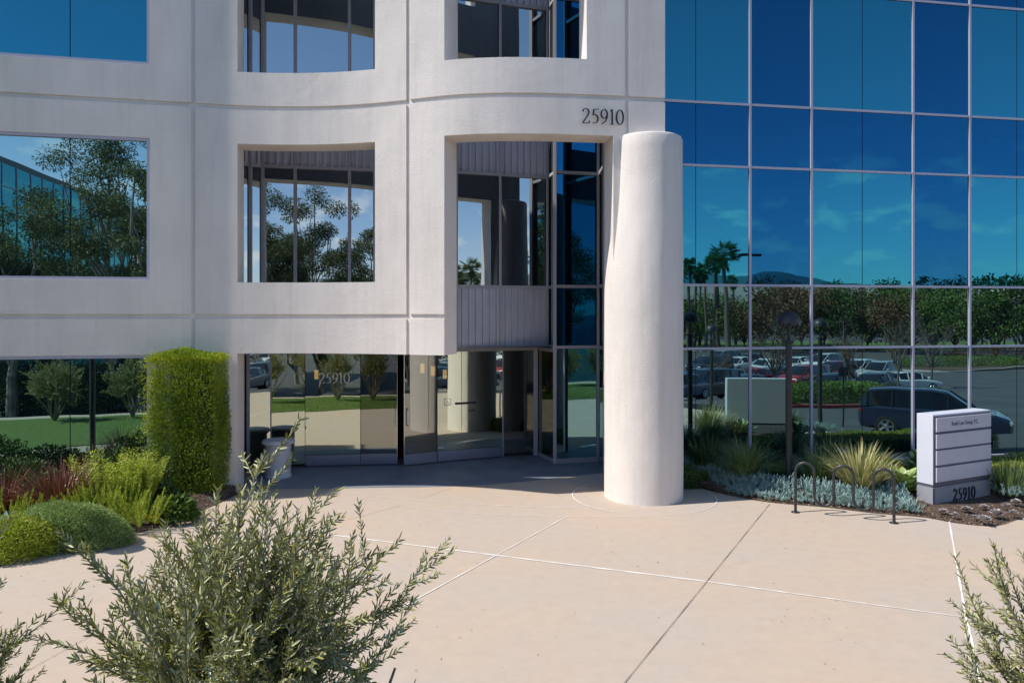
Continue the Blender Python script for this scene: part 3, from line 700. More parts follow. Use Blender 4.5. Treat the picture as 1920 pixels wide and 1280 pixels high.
# ------------------------------------------------------------------ ground sheets
def drape(name, fn, nu, nv, m, dz, kind='structure', parent=None):
    """fn(u, v) -> (x, y) for u, v in 0..1; laid dz above the terrain"""
    mb = MB()
    for j in range(nv+1):
        for i in range(nu+1):
            x, y = fn(i/nu, j/nv); mb.v.append((x, y, ter(x, y)+dz))
    for j in range(nv):
        for i in range(nu):
            a = j*(nu+1)+i; mb.f.append((a, a+1, a+nu+2, a+nu+1))
    o = mb.build(name, m, parent, smooth=False)
    for p in o.data.polygons: p.use_smooth = True
    if kind: o['kind'] = kind
    return o
def rectf(x0, x1, y0, y1): return lambda u, v: (x0+(x1-x0)*u, y0+(y1-y0)*v)
def polyf(A, B):
    """surface between polyline A (v=0) and polyline B (v=1), equal parameter"""
    def at(P, u):
        t = u*(len(P)-1); i = min(int(t), len(P)-2); f = t-i; return (P[i][0]*(1-f)+P[i+1][0]*f, P[i][1]*(1-f)+P[i+1][1]*f)
    return lambda u, v: lerp(at(A, u), at(B, u), v)
def smoothline(P, n=40):
    """Catmull-Rom through plan points"""
    P = [Vector(p[:2]) for p in P]; out = []
    for i in range(len(P)-1):
        p0, p1, p2, p3 = P[max(i-1, 0)], P[i], P[i+1], P[min(i+2, len(P)-1)]
        for k in range(max(2, n//(len(P)-1))):
            t = k/max(2, n//(len(P)-1)); a = 0.5*((2*p1)+(p2-p0)*t+(2*p0-5*p1+4*p2-p3)*t*t+(3*p1-p0-3*p2+p3)*t**3); out.append((a.x, a.y))
    out.append(tuple(P[-1])); return out
drape('ground', rectf(-160, 190, -190, 60), 140, 100, M['asphalt'], -0.10)
far = MB(); far.quad((-6000, -6000, -3.2), (6000, -6000, -3.2), (6000, 6000, -3.2), (-6000, 6000, -3.2)); tag(far.build('terrain', M['hill']), kind='structure')
# plaza slab, with one rounded lip towards the lawn
lip = smoothline([(-30, 8.2), (-14, 7.9), (-7, 7.35), (-4.6, 6.95), (-2.2, 6.75), (-0.6, 6.2), (0.6, 5.0), (2.0, 4.3), (4, 4.2), (7, 4.6), (9, 5.6), (10.3, 7.4), (10.9, 9.5)], 60)
topl = [(-30 + 41.2*i/60, 17.6) for i in range(61)]
drape('plaza', polyf(lip, topl), 120, 40, M['concrete'], 0.0)
sl = smoothline([G(440, 917)[:2], G(560, 916)[:2], G(700, 914)[:2], G(860, 911)[:2], G(1000, 901)[:2], G(1133, 886)[:2], G(1180, 884)[:2]], 48)
s2 = [(min(x, 2.04), 17.15 + max(0, (x+6.0))*0.26) for x, y in sl]
sp = drape('entrance_paving', polyf(sl, s2), 48, 6, M['recess_floor'], 0.004)
# saw cuts and filler lines in the slab
lines = MB(); dark = MB()
def strip(mb, pts, w, z=0.006):
    pts = [Vector(p[:2]) for p in pts]
    L_, R_ = [], []
    for i, p in enumerate(pts):
        d = (pts[min(i+1, len(pts)-1)]-pts[max(i-1, 0)]).normalized(); n = Vector((-d.y, d.x)); ww = (w[0]+(w[1]-w[0])*i/(len(pts)-1)) if isinstance(w, tuple) else w
        ww *= 0.72*(1+0.35*math.sin(i*2.1+p.x*3)); L_.append(p+n*ww/2); R_.append(p-n*ww/2)
    for i in range(len(pts)-1):
        mb.quad((*R_[i], z), (*R_[i+1], z), (*L_[i+1], z), (*L_[i], z))
def sline(a, b, n=26): return [lerp(a, b, i/n) for i in range(n+1)]
g = lambda x, y: tuple(G(x, y)[:2])
strip(lines, sline(g(600, 1000), g(1325, 1090)), (0.045, 0.05)); strip(lines, sline(g(1325, 1090), g(1815, 1158)), (0.04, 0.022))
strip(lines, sline(g(1065, 967), g(700, 1168)), (0.02, 0.026), 0.0075)
strip(lines, smoothline([g(1780, 978), g(1790, 1035), g(1803, 1110), g(1812, 1160), g(1823, 1205), g(1838, 1280)], 30), 0.032, 0.0075)
strip(lines, smoothline([g(640, 921), g(760, 936), g(900, 946), g(1062, 952), g(1143, 953)], 30), 0.016, 0.0075)
strip(lines, smoothline([g(665, 939), g(750, 949), g(860, 961), g(1000, 967), g(1120, 968), g(1230, 967), g(1300, 957), g(1335, 946)], 40), 0.012, 0.0065)
cc = (AX(1206.5, yc), yc)
strip(lines, [(cc[0]+1.36*math.cos(a), cc[1]+1.36*math.sin(a)) for a in np.linspace(math.radians(120), math.radians(238), 30)], 0.026, 0.0085)
strip(lines, [(cc[0]+1.36*math.cos(a), cc[1]+1.36*math.sin(a)) for a in np.linspace(math.radians(290), math.radians(395), 30)], (0.016, 0.03), 0.0085)
strip(dark, sline(g(1443, 945), g(1165, 1288)), 0.009, 0.0095)
strip(dark, sline(g(650, 975), g(752, 948)), 0.007, 0.0095); strip(dark, sline(g(792, 934), g(846, 915)), 0.007, 0.0095)
strip(dark, sline(g(20, 1275), g(210, 1170)), 0.006, 0.0095)
jl = lines.build("plaza_filler_lines", M["white_paint"]); jl["kind"] = "structure"
jd = dark.build('plaza_saw_cuts', M['dark_joint']); jd['kind'] = 'structure'
# dry leaves and specks dropped on the slab
R = np.random.RandomState(41); P = np.stack([-7+15*R.rand(260), 7.2+7.5*R.rand(260)**1.0, np.full(260, .009)], 1)
tag(leaf_object('leaf_litter', P, np.concatenate([rdirs(R, 260)[:, :2], .15*R.rand(260, 1)], axis=1), rdirs(R, 260)*np.array([1, 1, .2]), .03*(.3+R.rand(260)), .009, M['chips']), 'dry leaf litter scattered on the plaza slab', 'leaf litter', kind='stuff')
# planting beds
bedR_f = smoothline([g(1281, 900), g(1320, 915), g(1380, 931), g(1447, 942), g(1550, 951), g(1640, 962), g(1735, 970), g(1790, 980), g(1862, 986), g(1905, 975), g(1990, 950), (10.4, 13.3)], 60)
bedR_b = [(2.1+(x-bedR_f[0][0])*0.9+(0.55 if i > 3 else 0.25)*0, 16.35+max(0, (2.1+(x-bedR_f[0][0])*0.9-2.1))*0.18) for i, (x, y) in enumerate(bedR_f)]
def bedh(a, b): return lambda u, v: polyf(a, b)(u, v)
def bed(name, A, B, nu, nv, hz=0.12, m='soil'):
    mb = MB(); f = polyf(A, B)
    for j in range(nv+1):
        for i in range(nu+1):
            x, y = f(i/nu, j/nv); v = j/nv
            mb.v.append((x, y, ter(x, y)+0.006+hz*ss(v/0.35)+0.012*math.sin(x*9)*math.sin(y*8)*ss(v/.1)))
    for j in range(nv):
        for i in range(nu):
            a = j*(nu+1)+i; mb.f.append((a, a+1, a+nu+2, a+nu+1))
    o = mb.build(name, M[m], smooth=True); o['kind'] = 'structure'; return o
bed('planting_bed', bedR_f, bedR_b, 90, 24, 0.16)
bedL_f = smoothline([(-16, 11.2), (-10, 10.3), g(-120, 1078), g(0, 1062), g(45, 1038), g(100, 1022), g(180, 1011), g(300, 988), g(400, 948), g(446, 926)], 60)
bedL_b = [(-16 + (AX(430, 14.6)+16)*i/(len(bedL_f)-1), (LP.y+_m*(-16 + (AX(430, 14.6)+16)*i/(len(bedL_f)-1) - LP.x))-0.02) for i in range(len(bedL_f))]
bed('planting_bed', bedL_f, bedL_b, 90, 24, 0.14)
# lawn in front
lawnB = [(x, y-0.02) for x, y in lip if x < -0.5]
lawnA = smoothline([(-30, -0.5), (-20, 0.2), (-10, 0.4), (-6, 0.6), (-3.0, 1.4), (-1.0, 2.8), (-0.55, 5.6)], len(lawnB)-1)
lawn = drape('lawn', polyf(lawnA, lawnB), 90, 26, M['lawn'], 0.02)
drape('footpath', polyf([(x-0.1, y-1.6) for x, y in lawnA], [(x, y) for x, y in lawnA]), 60, 4, M['concrete'], 0.012)

# ------------------------------------------------------------------ plants
def grass_clump(name, loc, n, length, width, m, label, cat, spread=0.12, up=0.9, droop=0.5, seed=1, group=None, kind=None, segs=5, leanx=0.0):
    """arching blades rising from one base"""
    R = np.random.RandomState(seed); root = None
    V = []; Fc = []; T = []
    for i in range(n):
        a = R.rand()*6.283; out = np.array([math.cos(a), math.sin(a), 0]); l = length*(0.55+0.5*R.rand()); w = width*(0.7+0.5*R.rand())
        lean = (1-up) + R.rand()*0.75; p = np.array([loc[0], loc[1], loc[2]]) + out*spread*R.rand()*1.0
        d = out*lean + np.array([leanx, 0, 1.0]); d /= np.linalg.norm(d); side_ = np.cross(d, [0, 0, 1.0]); side_ /= max(1e-6, np.linalg.norm(side_))
        tw = R.rand()*1.2-0.6; b = len(V)//1; t0 = R.rand()
        for k in range(segs+1):
            t = k/segs; ww = w*(1-t)**0.6*(0.6+0.4*math.sin(min(1, t*3)*1.57)); 
            sdv = side_*math.cos(tw) + np.array([0, 0, math.sin(tw)*0.5])
            V.append(p-sdv*ww/2); V.append(p+sdv*ww/2)
            d = d - np.array([0, 0, droop*(0.5+R.rand()*0.4)*(t+0.15)*1.6/segs*2]) ; d /= np.linalg.norm(d); p = p+d*l/segs
            if p[2] < loc[2]+0.02: p[2] = loc[2]+0.02
        for k in range(segs): q = b+2*k; Fc.append((q, q+1, q+3, q+2)); T.append(t0)
    me = bpy.data.meshes.new(name); me.from_pydata([(v[0]-loc[0], v[1]-loc[1], v[2]-loc[2]) for v in V], [], Fc)
    at = me.attributes.new('tint', 'FLOAT', 'FACE'); at.data.foreach_set('value', np.array(T, np.float32)); me.materials.append(m)
    for p_ in me.polygons: p_.use_smooth = True
    o = bpy.data.objects.new(name, me); COL.objects.link(o); o.location = loc
    return tag(o, label, cat, group, kind)
def leafy(name, loc, size, n, ll, lw, m, label=None, cat=None, group=None, seed=1, lump=0.18, box=False, inner=0.25, up=0.3, tintfn=None, parent=None, taper=0.0, kind=None, pw=2.0, dome=False):
    """a shrub or hedge: leaves over and inside a lumpy ellipsoid (or rounded box) standing on loc"""
    R = np.random.RandomState(seed); sx_, sy_, sz_ = size
    d = rdirs(R, n)
    if box:
        q = d/np.abs(d).max(axis=1, keepdims=True); e = 0.9*q + 0.1*d*1.2
    else: e = d
    r = 1 - inner*R.rand(n)**pw; r = r*(1+lump*fbm(d*np.array(size)*1.6, 2.2/max(0.35, max(size)), seed))
    P = e*r[:, None]*np.array([sx_/2, sy_/2, sz_/2]); 
    if taper: P[:, :2] *= (1 - taper*(P[:, 2:3]/sz_+0.5))
    if dome: P[:, 2] = np.abs(P[:, 2])*2
    else: P[:, 2] += sz_/2
    P = P[P[:, 2] > 0.0]; n = len(P); d = d[:n] if len(d) == n else d[:n]
    nrm = P-np.array([0, 0, sz_*0.45]); nrm = nrm/np.linalg.norm(nrm, axis=1, keepdims=True).clip(1e-6)
    D = nrm*0.7 + rdirs(R, n)*0.75 + np.array([0, 0, up]); Sd = rdirs(R, n)
    tt = R.rand(n)*0.6 + 0.4*(0.5+0.5*fbm(P, 5.0, seed+3))
    if tintfn is not None: tt = tintfn(P, tt)
    if parent is None:
        o = leaf_object(name, P, D, Sd, ll*(0.6+0.6*R.rand(n)), lw*(0.7+0.5*R.rand(n)), m, tint=tt, bend=0.12)
        o.location = loc; return tag(o, label, cat, group, kind)
    o = leaf_object(name, P+np.array(loc), D, Sd, ll*(0.6+0.6*R.rand(n)), lw*(0.7+0.5*R.rand(n)), m, tint=tt, bend=0.12, parent=parent, local=True)
    return o
def rosette(name, loc, r, n, wd, m, label, cat, group=None, seed=1, rise=0.75, tall=0.0):
    """thick pointed leaves spiralling from one centre"""
    R = np.random.RandomState(seed); V = []; Fc = []; T = []
    for i in range(n):
        a = i*2.39996 + R.rand()*0.2; f = i/n; el = math.radians(12+78*f*rise+8*R.rand()); l = r*(1.0-0.45*f)*(0.85+0.3*R.rand())
        o = np.array([math.cos(a), math.sin(a), 0]); s = np.array([-o[1], o[0], 0]); w = wd*(1-0.3*f)
        b = len(V); prev = np.array([0, 0, tall*f+0.01])
        for k, (t, ww) in enumerate(((0, .35), (.25, .75), (.55, 1.0), (.8, .72), (1.0, 0.04))):
            e = el*(1-0.25*t); c = prev + (o*math.cos(e)+np.array([0, 0, math.sin(e)]))*l*(t if k == 0 else t-last); last = t; prev = c
            up_ = np.cross(s, o)*-1; V += [c-s*w*ww/2+np.array([0, 0, .18*w*ww]), c, c+s*w*ww/2+np.array([0, 0, .18*w*ww])]
        tt = R.rand()
        for k in range(4):
            q = b+3*k; Fc += [(q, q+1, q+4, q+3), (q+1, q+2, q+5, q+4)]; T += [tt, tt]
    me = bpy.data.meshes.new(name); me.from_pydata([tuple(v) for v in V], [], Fc); me.materials.append(m)
    at = me.attributes.new('tint', 'FLOAT', 'FACE'); at.data.foreach_set('value', np.array(T, np.float32))
    for p in me.polygons: p.use_smooth = True
    ob = bpy.data.objects.new(name, me); COL.objects.link(ob); ob.location = loc
    return tag(ob, label, cat, group)

def zb(x, y): return ter(x, y) + 0.15
# --- right bed
def bedpt(px, py, z=0.15): return G(px, py, z)
# blue chalk sticks: a mat of upright finger leaves along the front edge
R = np.random.RandomState(5)
def chalk(name, px0, px1, seed, depth=1.0, dens=5200):
    """mat of short blue stems following the bed edge from column px0 to px1"""
    R = np.random.RandomState(seed); A = [p for p in bedR_f if px0 <= HX+F*p[0]/p[1] <= px1]
    P = []; D = []
    n = int(dens*(len(A)-1)*0.11)
    ns = n//9
    for i in range(ns):
        t = R.rand()*(len(A)-1.001); k = int(t); p = np.array(lerp(A[k], A[k+1], t-k)); w = R.rand()
        q = np.array([p[0]+R.normal()*0.03, p[1]+0.07+depth*w*(0.8+0.2*math.sin(p[0]*4))]); 
        h = (0.10+0.16*R.rand())*(0.75+0.35*math.sin(q[0]*5.3+q[1]*7))*(0.55+0.45*min(1, w*5+0.2)); ax = np.array([R.normal()*.28, R.normal()*.28-.12, 1.0]); ax /= np.linalg.norm(ax)
        base = np.array([q[0], q[1], 0.02+0.14*ss(min(1, w*depth/0.6))])
        for j in range(9):
            f = 0.25+0.75*j/8; a = j*2.4+R.rand(); P.append(base+ax*h*f); D.append(ax*1.0+np.array([math.cos(a), math.sin(a), 0])*(0.55))
    P = np.array(P); n = len(P)
    o = leaf_object(name, P, D, rdirs(R, n), 0.070*(0.7+0.5*R.rand(n)), 0.015, M['blue'], fold=0.5, tint=0.25+0.6*R.rand(n), shape=0.6); return o
tag(chalk('blue_chalk_ground_cover', 1281, 1466, 11), 'mat of blue grey succulent sticks between the white column and the dome lamp', 'ground cover', kind='stuff')
tag(chalk('blue_chalk_ground_cover', 1460, 1738, 12, depth=1.05), 'mat of blue grey succulent sticks behind the bike rack', 'ground cover', kind='stuff')
def chalk_patch(x0, x1, y0, y1, seed, label, n=420):
    R = np.random.RandomState(seed); P = []; D = []
    for i in range(n):
        q = np.array([x0+(x1-x0)*R.rand(), y0+(y1-y0)*R.rand(), 0.14]); h = 0.1+0.13*R.rand(); ax = np.array([R.normal()*.25, R.normal()*.25, 1.0]); ax /= np.linalg.norm(ax)
        for j in range(8): a = j*2.4+R.rand(); P.append(q+ax*h*(0.3+0.7*j/7)); D.append(ax+np.array([math.cos(a), math.sin(a), 0])*.5)
    n = len(P); tag(leaf_object('blue_chalk_ground_cover', P, D, rdirs(R, n), 0.06, 0.014, M['blue'], fold=0.5, tint=0.2+0.6*R.rand(n), shape=0.6), label, 'ground cover', kind='stuff')
chalk_patch(9.0, 10.6, 13.6, 14.4, 13, 'patch of blue grey succulent sticks right of the monument sign')
# clipped low hedges along the glass
def hedge(name, p, q, wdt, h, m, label, seed, z=0.0, dens=2600, ll=0.035, lw=0.018, group=None):
    R = np.random.RandomState(seed); P0, P1 = Vector(p), Vector(q); d = P1-P0; l = d.length; d.normalize(); nn = Vector((d.y, -d.x))
    root = empty(name, (p[0], p[1], z), 0, label, 'hedge', group)
    mb = MB(); mb.seg((0.04, 0), (d.x*l*0.99, d.y*l*0.99), 0, h*0.9, wdt*0.44, wdt*0.44); core = mb.build('hedge_core', M['hedge_core'], root, world=False)
    n = int(dens*l*(wdt+2*h)); P = []; N = []
    which = R.rand(n)
    for i in range(n):
        t = R.rand()*l; a = R.rand()
        tot = wdt+2*h; s = which[i]*tot
        if s < wdt: o = s-wdt/2; zz = h; nv = (0, 0, 1)
        elif s < wdt+h: o = wdt/2; zz = s-wdt; nv = (nn.x, nn.y, 0.1)
        else: o = -wdt/2; zz = s-wdt-h; nv = (-nn.x, -nn.y, 0.1)
        if i % 9 == 0: t = 0 if i % 18 == 0 else l; o = (a-.5)*wdt; zz = R.rand()*h; nv = (d.x*(-1 if t == 0 else 1), d.y*(-1 if t == 0 else 1), 0)
        b = 1+0.06*math.sin(t*3.1+seed)+0.04*math.sin(t*7.7+zz*5); P.append((d.x*t+nn.x*o*b, d.y*t+nn.y*o*b, zz*b-0.05*max(0, abs(o)/wdt*2-.8)*5*h*.1)); N.append(nv)
    P = np.array(P)+R.normal(size=(n, 3))*0.014; D = np.array(N)*0.7+rdirs(R, n)
    leaf_object('foliage', P, D, rdirs(R, n), ll*(0.6+0.6*R.rand(n)), lw, m, root, tint=R.rand(n)*.7+.3*(0.5+0.5*fbm(P, 6, seed)), local=True)
    return root
M['hedge_core'] = mat('hedge_twigs', (0.03, 0.035, 0.014), 0.95)
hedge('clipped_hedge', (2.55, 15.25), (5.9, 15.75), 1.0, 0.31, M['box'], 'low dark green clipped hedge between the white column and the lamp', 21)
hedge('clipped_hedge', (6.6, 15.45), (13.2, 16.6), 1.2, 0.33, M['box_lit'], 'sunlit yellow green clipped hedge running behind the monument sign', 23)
# dark strappy shrubs against the glass
for i, (px, Y, n, l, lab) in enumerate(((1330, 16.1, 260, 0.75, 'dark strappy shrub against the glass, nearest the white column'), (1385, 16.15, 240, 0.62, 'dark strappy shrub against the glass, left of the first mullion'), (1440, 16.3, 200, 0.5, 'small dark strappy shrub right of the first mullion'),
        (1560, 16.45, 260, 0.62, 'green strappy shrub under the glass behind the lily flower'), (1625, 16.6, 220, 0.55, 'green strappy shrub under the glass, left of the monument sign'))):
    x = AX(px, Y); grass_clump('strap_leaf_plant', (x, Y, 0.12), n, l*1.15, 0.035, M['dark_green'] if i < 3 else M['grass_blade'], lab, 'plant', spread=0.32, droop=0.45, seed=30+i, group='strap leaf plants along the glass')
p = bedpt(1396, 905); grass_clump('grass_clump', (p.x, p.y, 0.15), 620, 1.05, 0.017, M['grass_blade'], 'fine green arching grass left of the dome lamp', 'grass clump', spread=0.16, droop=0.85, seed=40)
p = bedpt(1532, 908); grass_clump('grass_clump', (p.x, p.y, 0.15), 460, 0.9, 0.015, M['grass_blade'], 'fine green arching grass just right of the dome lamp', 'grass clump', spread=0.16, droop=0.8, seed=41)
p = bedpt(1612, 925); grass_clump('variegated_flax', (p.x, p.y, 0.15), 560, 1.05, 0.026, M['flax'], 'cream and green striped flax behind the bike rack', 'plant', spread=0.15, droop=0.6, seed=42)
p = bedpt(1672, 922); grass_clump('variegated_flax', (p.x-0.1, p.y+0.1, 0.15), 220, 0.7, 0.024, M['flax'], 'smaller cream striped flax left of the agave', 'plant', spread=0.15, droop=0.65, seed=43)
p = bedpt(1890, 925); grass_clump('grass_clump', (p.x, p.y, 0.15), 300, 0.72, 0.022, M['grass_blade'], 'upright green flax right of the monument sign', 'grass clump', spread=0.25, up=1.0, droop=0.25, seed=44)
p = bedpt(1695, 922); rosette('agave', (p.x, p.y, 0.12), 0.60, 30, 0.21, M['agave'], 'pale green broad leaved agave against the monument sign', 'agave', seed=45, tall=0.16)
p = bedpt(1722, 896); rosette('agave', (p.x, p.y, 0.12), 0.55, 26, 0.19, M['agave_dark'], 'dark green broad leaved agave behind the pale one', 'agave', seed=46, tall=0.34)
# lily flower
p = bedpt(1579, 900); root = empty('lily_of_the_nile', (p.x, p.y, 0.12), 0, 'single pale blue lily flower on a thin stem', 'flower')
MB().tube([(0, 0, 0), (0.01, 0, 0.35), (0, 0, 0.62)], 0.004, 5).build('stem', M['olive_bark'], root, world=False)
R = np.random.RandomState(3); d = rdirs(R, 60); M['lily'] = leaf_mat('lily_petal', (0.25, 0.30, 0.6), (0.5, 0.55, 0.8))
leaf_object('flower_head', d*0.02+np.array([0, 0, .63]), d, rdirs(R, 60), 0.05, 0.014, M['lily'], root, local=True)
# pale rosettes in the gravel corner
for i, (px, py, r) in enumerate(((1768, 963, .10), (1790, 969, .085), (1811, 960, .12), (1845, 955, .10), (1846, 979, .14), (1870, 968, .15), (1888, 953, .10), (1905, 946, .12), (1828, 972, .06), (1900, 966, .11))):
    p = G(px, py, 0.06)
    labs = ['grey rosette succulent at the left foot of the monument sign', 'small grey rosette beside the one at the sign foot', 'pale rosette in front of the sign base, below the first digit', 'pale rosette below the last digits of the sign base',
            'largest mauve rosette at the front edge of the bark bed', 'mauve rosette right behind the largest one', 'pale rosette near the right corner of the sign base', 'silvery rosette at the right picture edge, upper one', 'tiny rosette between the sign base and the large mauve one', 'greyish rosette at the right picture edge, lower one']
    rosette('rosette_succulent', (p.x, p.y, ter(p.x, p.y)+0.06+0.02), r, 34, r*0.42, M['pale_succ'], labs[i], 'succulent', seed=60+i, group='rosette succulents in the bark bed', rise=1.0)
# bark chips scattered over the beds
def chips(label, fn, n, seed):
    R = np.random.RandomState(seed); P = []
    while len(P) < n:
        u, v = R.rand(), R.rand()**1.3; x, y = fn(u, v); P.append((x, y, ter(x, y)+0.014+0.14*ss(v/0.35)))
    tag(leaf_object('bark_chips', P, np.concatenate([rdirs(R, n)[:, :2], R.rand(n, 1)*0.5], axis=1), rdirs(R, n), 0.035*(0.4+R.rand(n)), 0.02*(0.5+R.rand(n)), M['chips'], fold=0.2), label, 'mulch', kind='stuff')
chips('brown bark chips on the bed around the monument sign', polyf(bedR_f, bedR_b), 9000, 70)
chips('brown bark chips on the bed along the left wing', polyf(bedL_f, bedL_b), 5000, 71)

# --- clipped climbing column of foliage beside the entrance
base = G(357, 928)
hc = empty('topiary_column', (base.x+0.05, base.y, 0), 0, 'tall clipped yellow green foliage column left of the entrance', 'topiary')
MB().tube([(0, 0, 0), (0.02, 0, 1.2), (0, 0, 2.5)], [0.05, 0.04, 0.02], 8).build('trunk', M['bark'], hc, world=False)
def ptint(P, t): return np.clip(t*0.85 + 0.15*(P[:, 2] > 1.9) - 0.1, 0, 1)  # tint raised near the top, sunlight put into the leaf colour
MB().lathe([(0.10, 0.15), (0.36, 0.4), (0.38, 1.5), (0.40, 2.3), (0.30, 2.4), (0.05, 2.45)], n=14).build('twigs', M['hedge_core'], hc, world=False)
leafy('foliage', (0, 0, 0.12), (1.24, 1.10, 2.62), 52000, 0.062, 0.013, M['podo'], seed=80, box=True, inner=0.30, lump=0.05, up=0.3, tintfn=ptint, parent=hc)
R = np.random.RandomState(81); n = 6500
u = R.rand(n); P = np.where((u < 0.5)[:, None], np.stack([-0.61-0.19*R.rand(n)**2.5+R.normal(size=n)*.03, R.rand(n)*1.0-.5, 0.5+R.rand(n)*2.15], 1), np.stack([R.rand(n)*1.34-.67, R.rand(n)*1.1-.55, 2.66+R.normal(size=n)*.04], 1))
k = fbm(P, 4.5, 8) > -0.35; k |= (P[:, 2] > 2.5); P = P[k]; n = len(P)
leaf_object('sunlit_sprays', P, rdirs(R, n)+np.array([-0.35, -.1, 0.6]), rdirs(R, n), 0.07*(0.6+0.6*R.rand(n)), 0.014, M['podo_sunlit'], hc, local=True)  # ragged stray sprays, coloured as sunlit along the left and top

# --- left bed
for i, (x, y, s, m_, n, lab) in enumerate((
    (-10.0, 12.95, (1.9, 1.2, 0.95), 'green', 9000, 'green leafy shrub under the left window, at the picture edge'), (-8.7, 13.25, (1.6, 0.9, 0.72), 'dark_green', 7000, 'dark leafy shrub under the left window, behind the bronze flax'),
    (-7.05, 13.5, (1.5, 0.9, 0.80), 'dark_green', 8000, 'dark green shrub at the right end of the left window'))):
    leafy('shrub', (x, y, 0.1), s, n, 0.075, 0.03, M[m_], lab, 'shrub', 'dark shrubs under the left window', seed=90+i, inner=0.5, dome=True, lump=.3)
for i, (px, py, n, l, lab) in enumerate(((95, 912, 300, .80, 'dark spiky plant behind the bronze flax, left one'), (150, 905, 340, .95, 'dark spiky plant behind the bronze flax, tallest'), (210, 908, 300, .85, 'dark spiky plant left of the topiary column'), (258, 915, 260, .75, 'dark spiky plant closest to the topiary column'))):
    p = G(px, py, 0.14); grass_clump('strap_leaf_plant', (p.x, p.y, .12), n, l, .034, M['dark_green'], lab, 'plant', spread=.3, droop=.3, seed=100+i, group='spiky plants in the left bed')
p = G(112, 968, 0.14); grass_clump('bronze_flax', (p.x, p.y, .12), 760, 1.10, 0.020, M['red_flax'], 'bronze red flax clump in the left bed', 'plant', spread=.25, droop=.72, seed=110)
p = G(30, 960, 0.14); grass_clump('bronze_flax', (p.x-.2, p.y, .12), 360, 0.85, 0.020, M['red_flax'], 'smaller bronze flax at the left picture edge', 'plant', spread=.2, droop=.75, seed=111)
def foxtail(loc, n, l, seed, label):
    """upright bottle-brush plumes"""
    R = np.random.RandomState(seed); P = []; D = []
    for i in range(n):
        a = R.rand()*6.28; ax = np.array([math.cos(a)*.75*R.rand(), math.sin(a)*.75*R.rand(), 1.0]); ax /= np.linalg.norm(ax); b = np.array(loc)+np.array([math.cos(a), math.sin(a), 0])*.26*R.rand(); h = l*(.55+.45*R.rand())
        for j in range(60):
            t = 0.12+0.88*j/60; q = a+j*2.4; P.append(b+ax*h*t); D.append(ax*.9+np.array([math.cos(q), math.sin(q), 0])*(1.25*(1-t)+.2))
    n = len(P); P = np.array(P)-np.array(loc)
    o = leaf_object('foxtail_fern', P, D, rdirs(R, n), 0.058, 0.012, M['lime'], tint=R.rand(n)*.8); o.location = loc; return tag(o, label, 'fern', 'foxtail ferns in the left bed')
for i, (px, py, n, l, lab) in enumerate(((12, 990, 24, .62, 'foxtail fern at the left picture edge'), (62, 992, 22, .58, 'foxtail fern below the bronze flax, left one'), (130, 990, 24, .62, 'foxtail fern below the bronze flax, right one'), (182, 982, 30, .78, 'foxtail fern with the tallest plumes, mid bed'), (228, 980, 28, .72, 'foxtail fern behind the round green mound'), (262, 985, 22, .6, 'foxtail fern next to the yellow flowers'))):
    p = G(px, py, .12); foxtail((p.x, p.y, .1), n, l, 120+i, lab)
for i, (px, py, sz, n, lab) in enumerate(((208, 958, (.75, .6, 1.05), 5200, 'lime yellow euphorbia with upright flower heads, left one'), (258, 955, (.62, .55, .98), 4600, 'lime yellow euphorbia with upright flower heads, nearest the topiary'))):
    p = G(px, py, .12); R = np.random.RandomState(130+i); P = []; D = []
    for k in range(46):
        a = R.rand()*6.28; rr = R.rand()**.5; ax = np.array([math.cos(a)*.45*rr, math.sin(a)*.45*rr, 1.0]); h = sz[2]*(.55+.5*R.rand()); b = np.array([math.cos(a)*sz[0]*.3*rr, math.sin(a)*sz[1]*.3*rr, 0])
        for j in range(110):
            t = .15+.85*j/110; q = j*2.4+a; w = .35 if t < .72 else 1.0; P.append(b+ax*h*t+(np.array([math.cos(q), math.sin(q), 0])*.045*R.rand() if t > .72 else 0)); D.append(np.array([math.cos(q), math.sin(q), .5 if t < .72 else R.rand()]))
    n = len(P); o = leaf_object('euphorbia', P, D, rdirs(R, n), .07*(.6+.5*R.rand(n)), .016, M['lime']); o.location = (p.x, p.y, .1); tag(o, lab, 'plant')
p = G(300, 972, .10); leafy('flower_clump', (p.x, p.y, .08), (.42, .34, .22), 700, .04, .03, M['yellow'], 'low clump of bright yellow flowers by the topiary foot', 'flowers', seed=132, inner=.5, up=.7, dome=True, lump=.35)
p = G(325, 968, .10); leafy('shrub', (p.x, p.y, .08), (.8, .5, .3), 900, .12, .06, M['green'], 'broad leaved green plant at the topiary foot', 'shrub', seed=133, dome=True)
p = G(118, 1012, .10); leafy('mounding_shrub', (p.x, p.y+.15, .03), (2.0, 1.0, .60), 30000, .055, .011, M['sage'], 'rounded soft green feathery mound at the bed edge', 'shrub', seed=134, inner=.35, lump=.2, dome=True)
p = G(18, 1040, .10); leafy('mounding_shrub', (p.x-.1, p.y+.25, .03), (1.1, .9, .5), 9000, .065, .013, M['lime'], 'yellow green feathery mound at the left picture edge', 'shrub', seed=135, inner=.5, dome=True, lump=.25)
p = G(14, 1012, .1); rosette('agave', (p.x-.05, p.y, .10), .4, 30, .09, M['blue'], 'blue grey rosette plant at the left picture edge', 'agave', seed=136, tall=.2)
for i, (x, lab) in enumerate(((-11.6, 'leafy shrub outside the bed edge, first'), (-12.9, 'leafy shrub outside the bed edge, second'))):
    leafy('shrub', (x, 11.9+i*.3, .08), (1.3, 1.0, .7), 2500, .07, .03, M['green'], lab, 'shrub', seed=140+i)

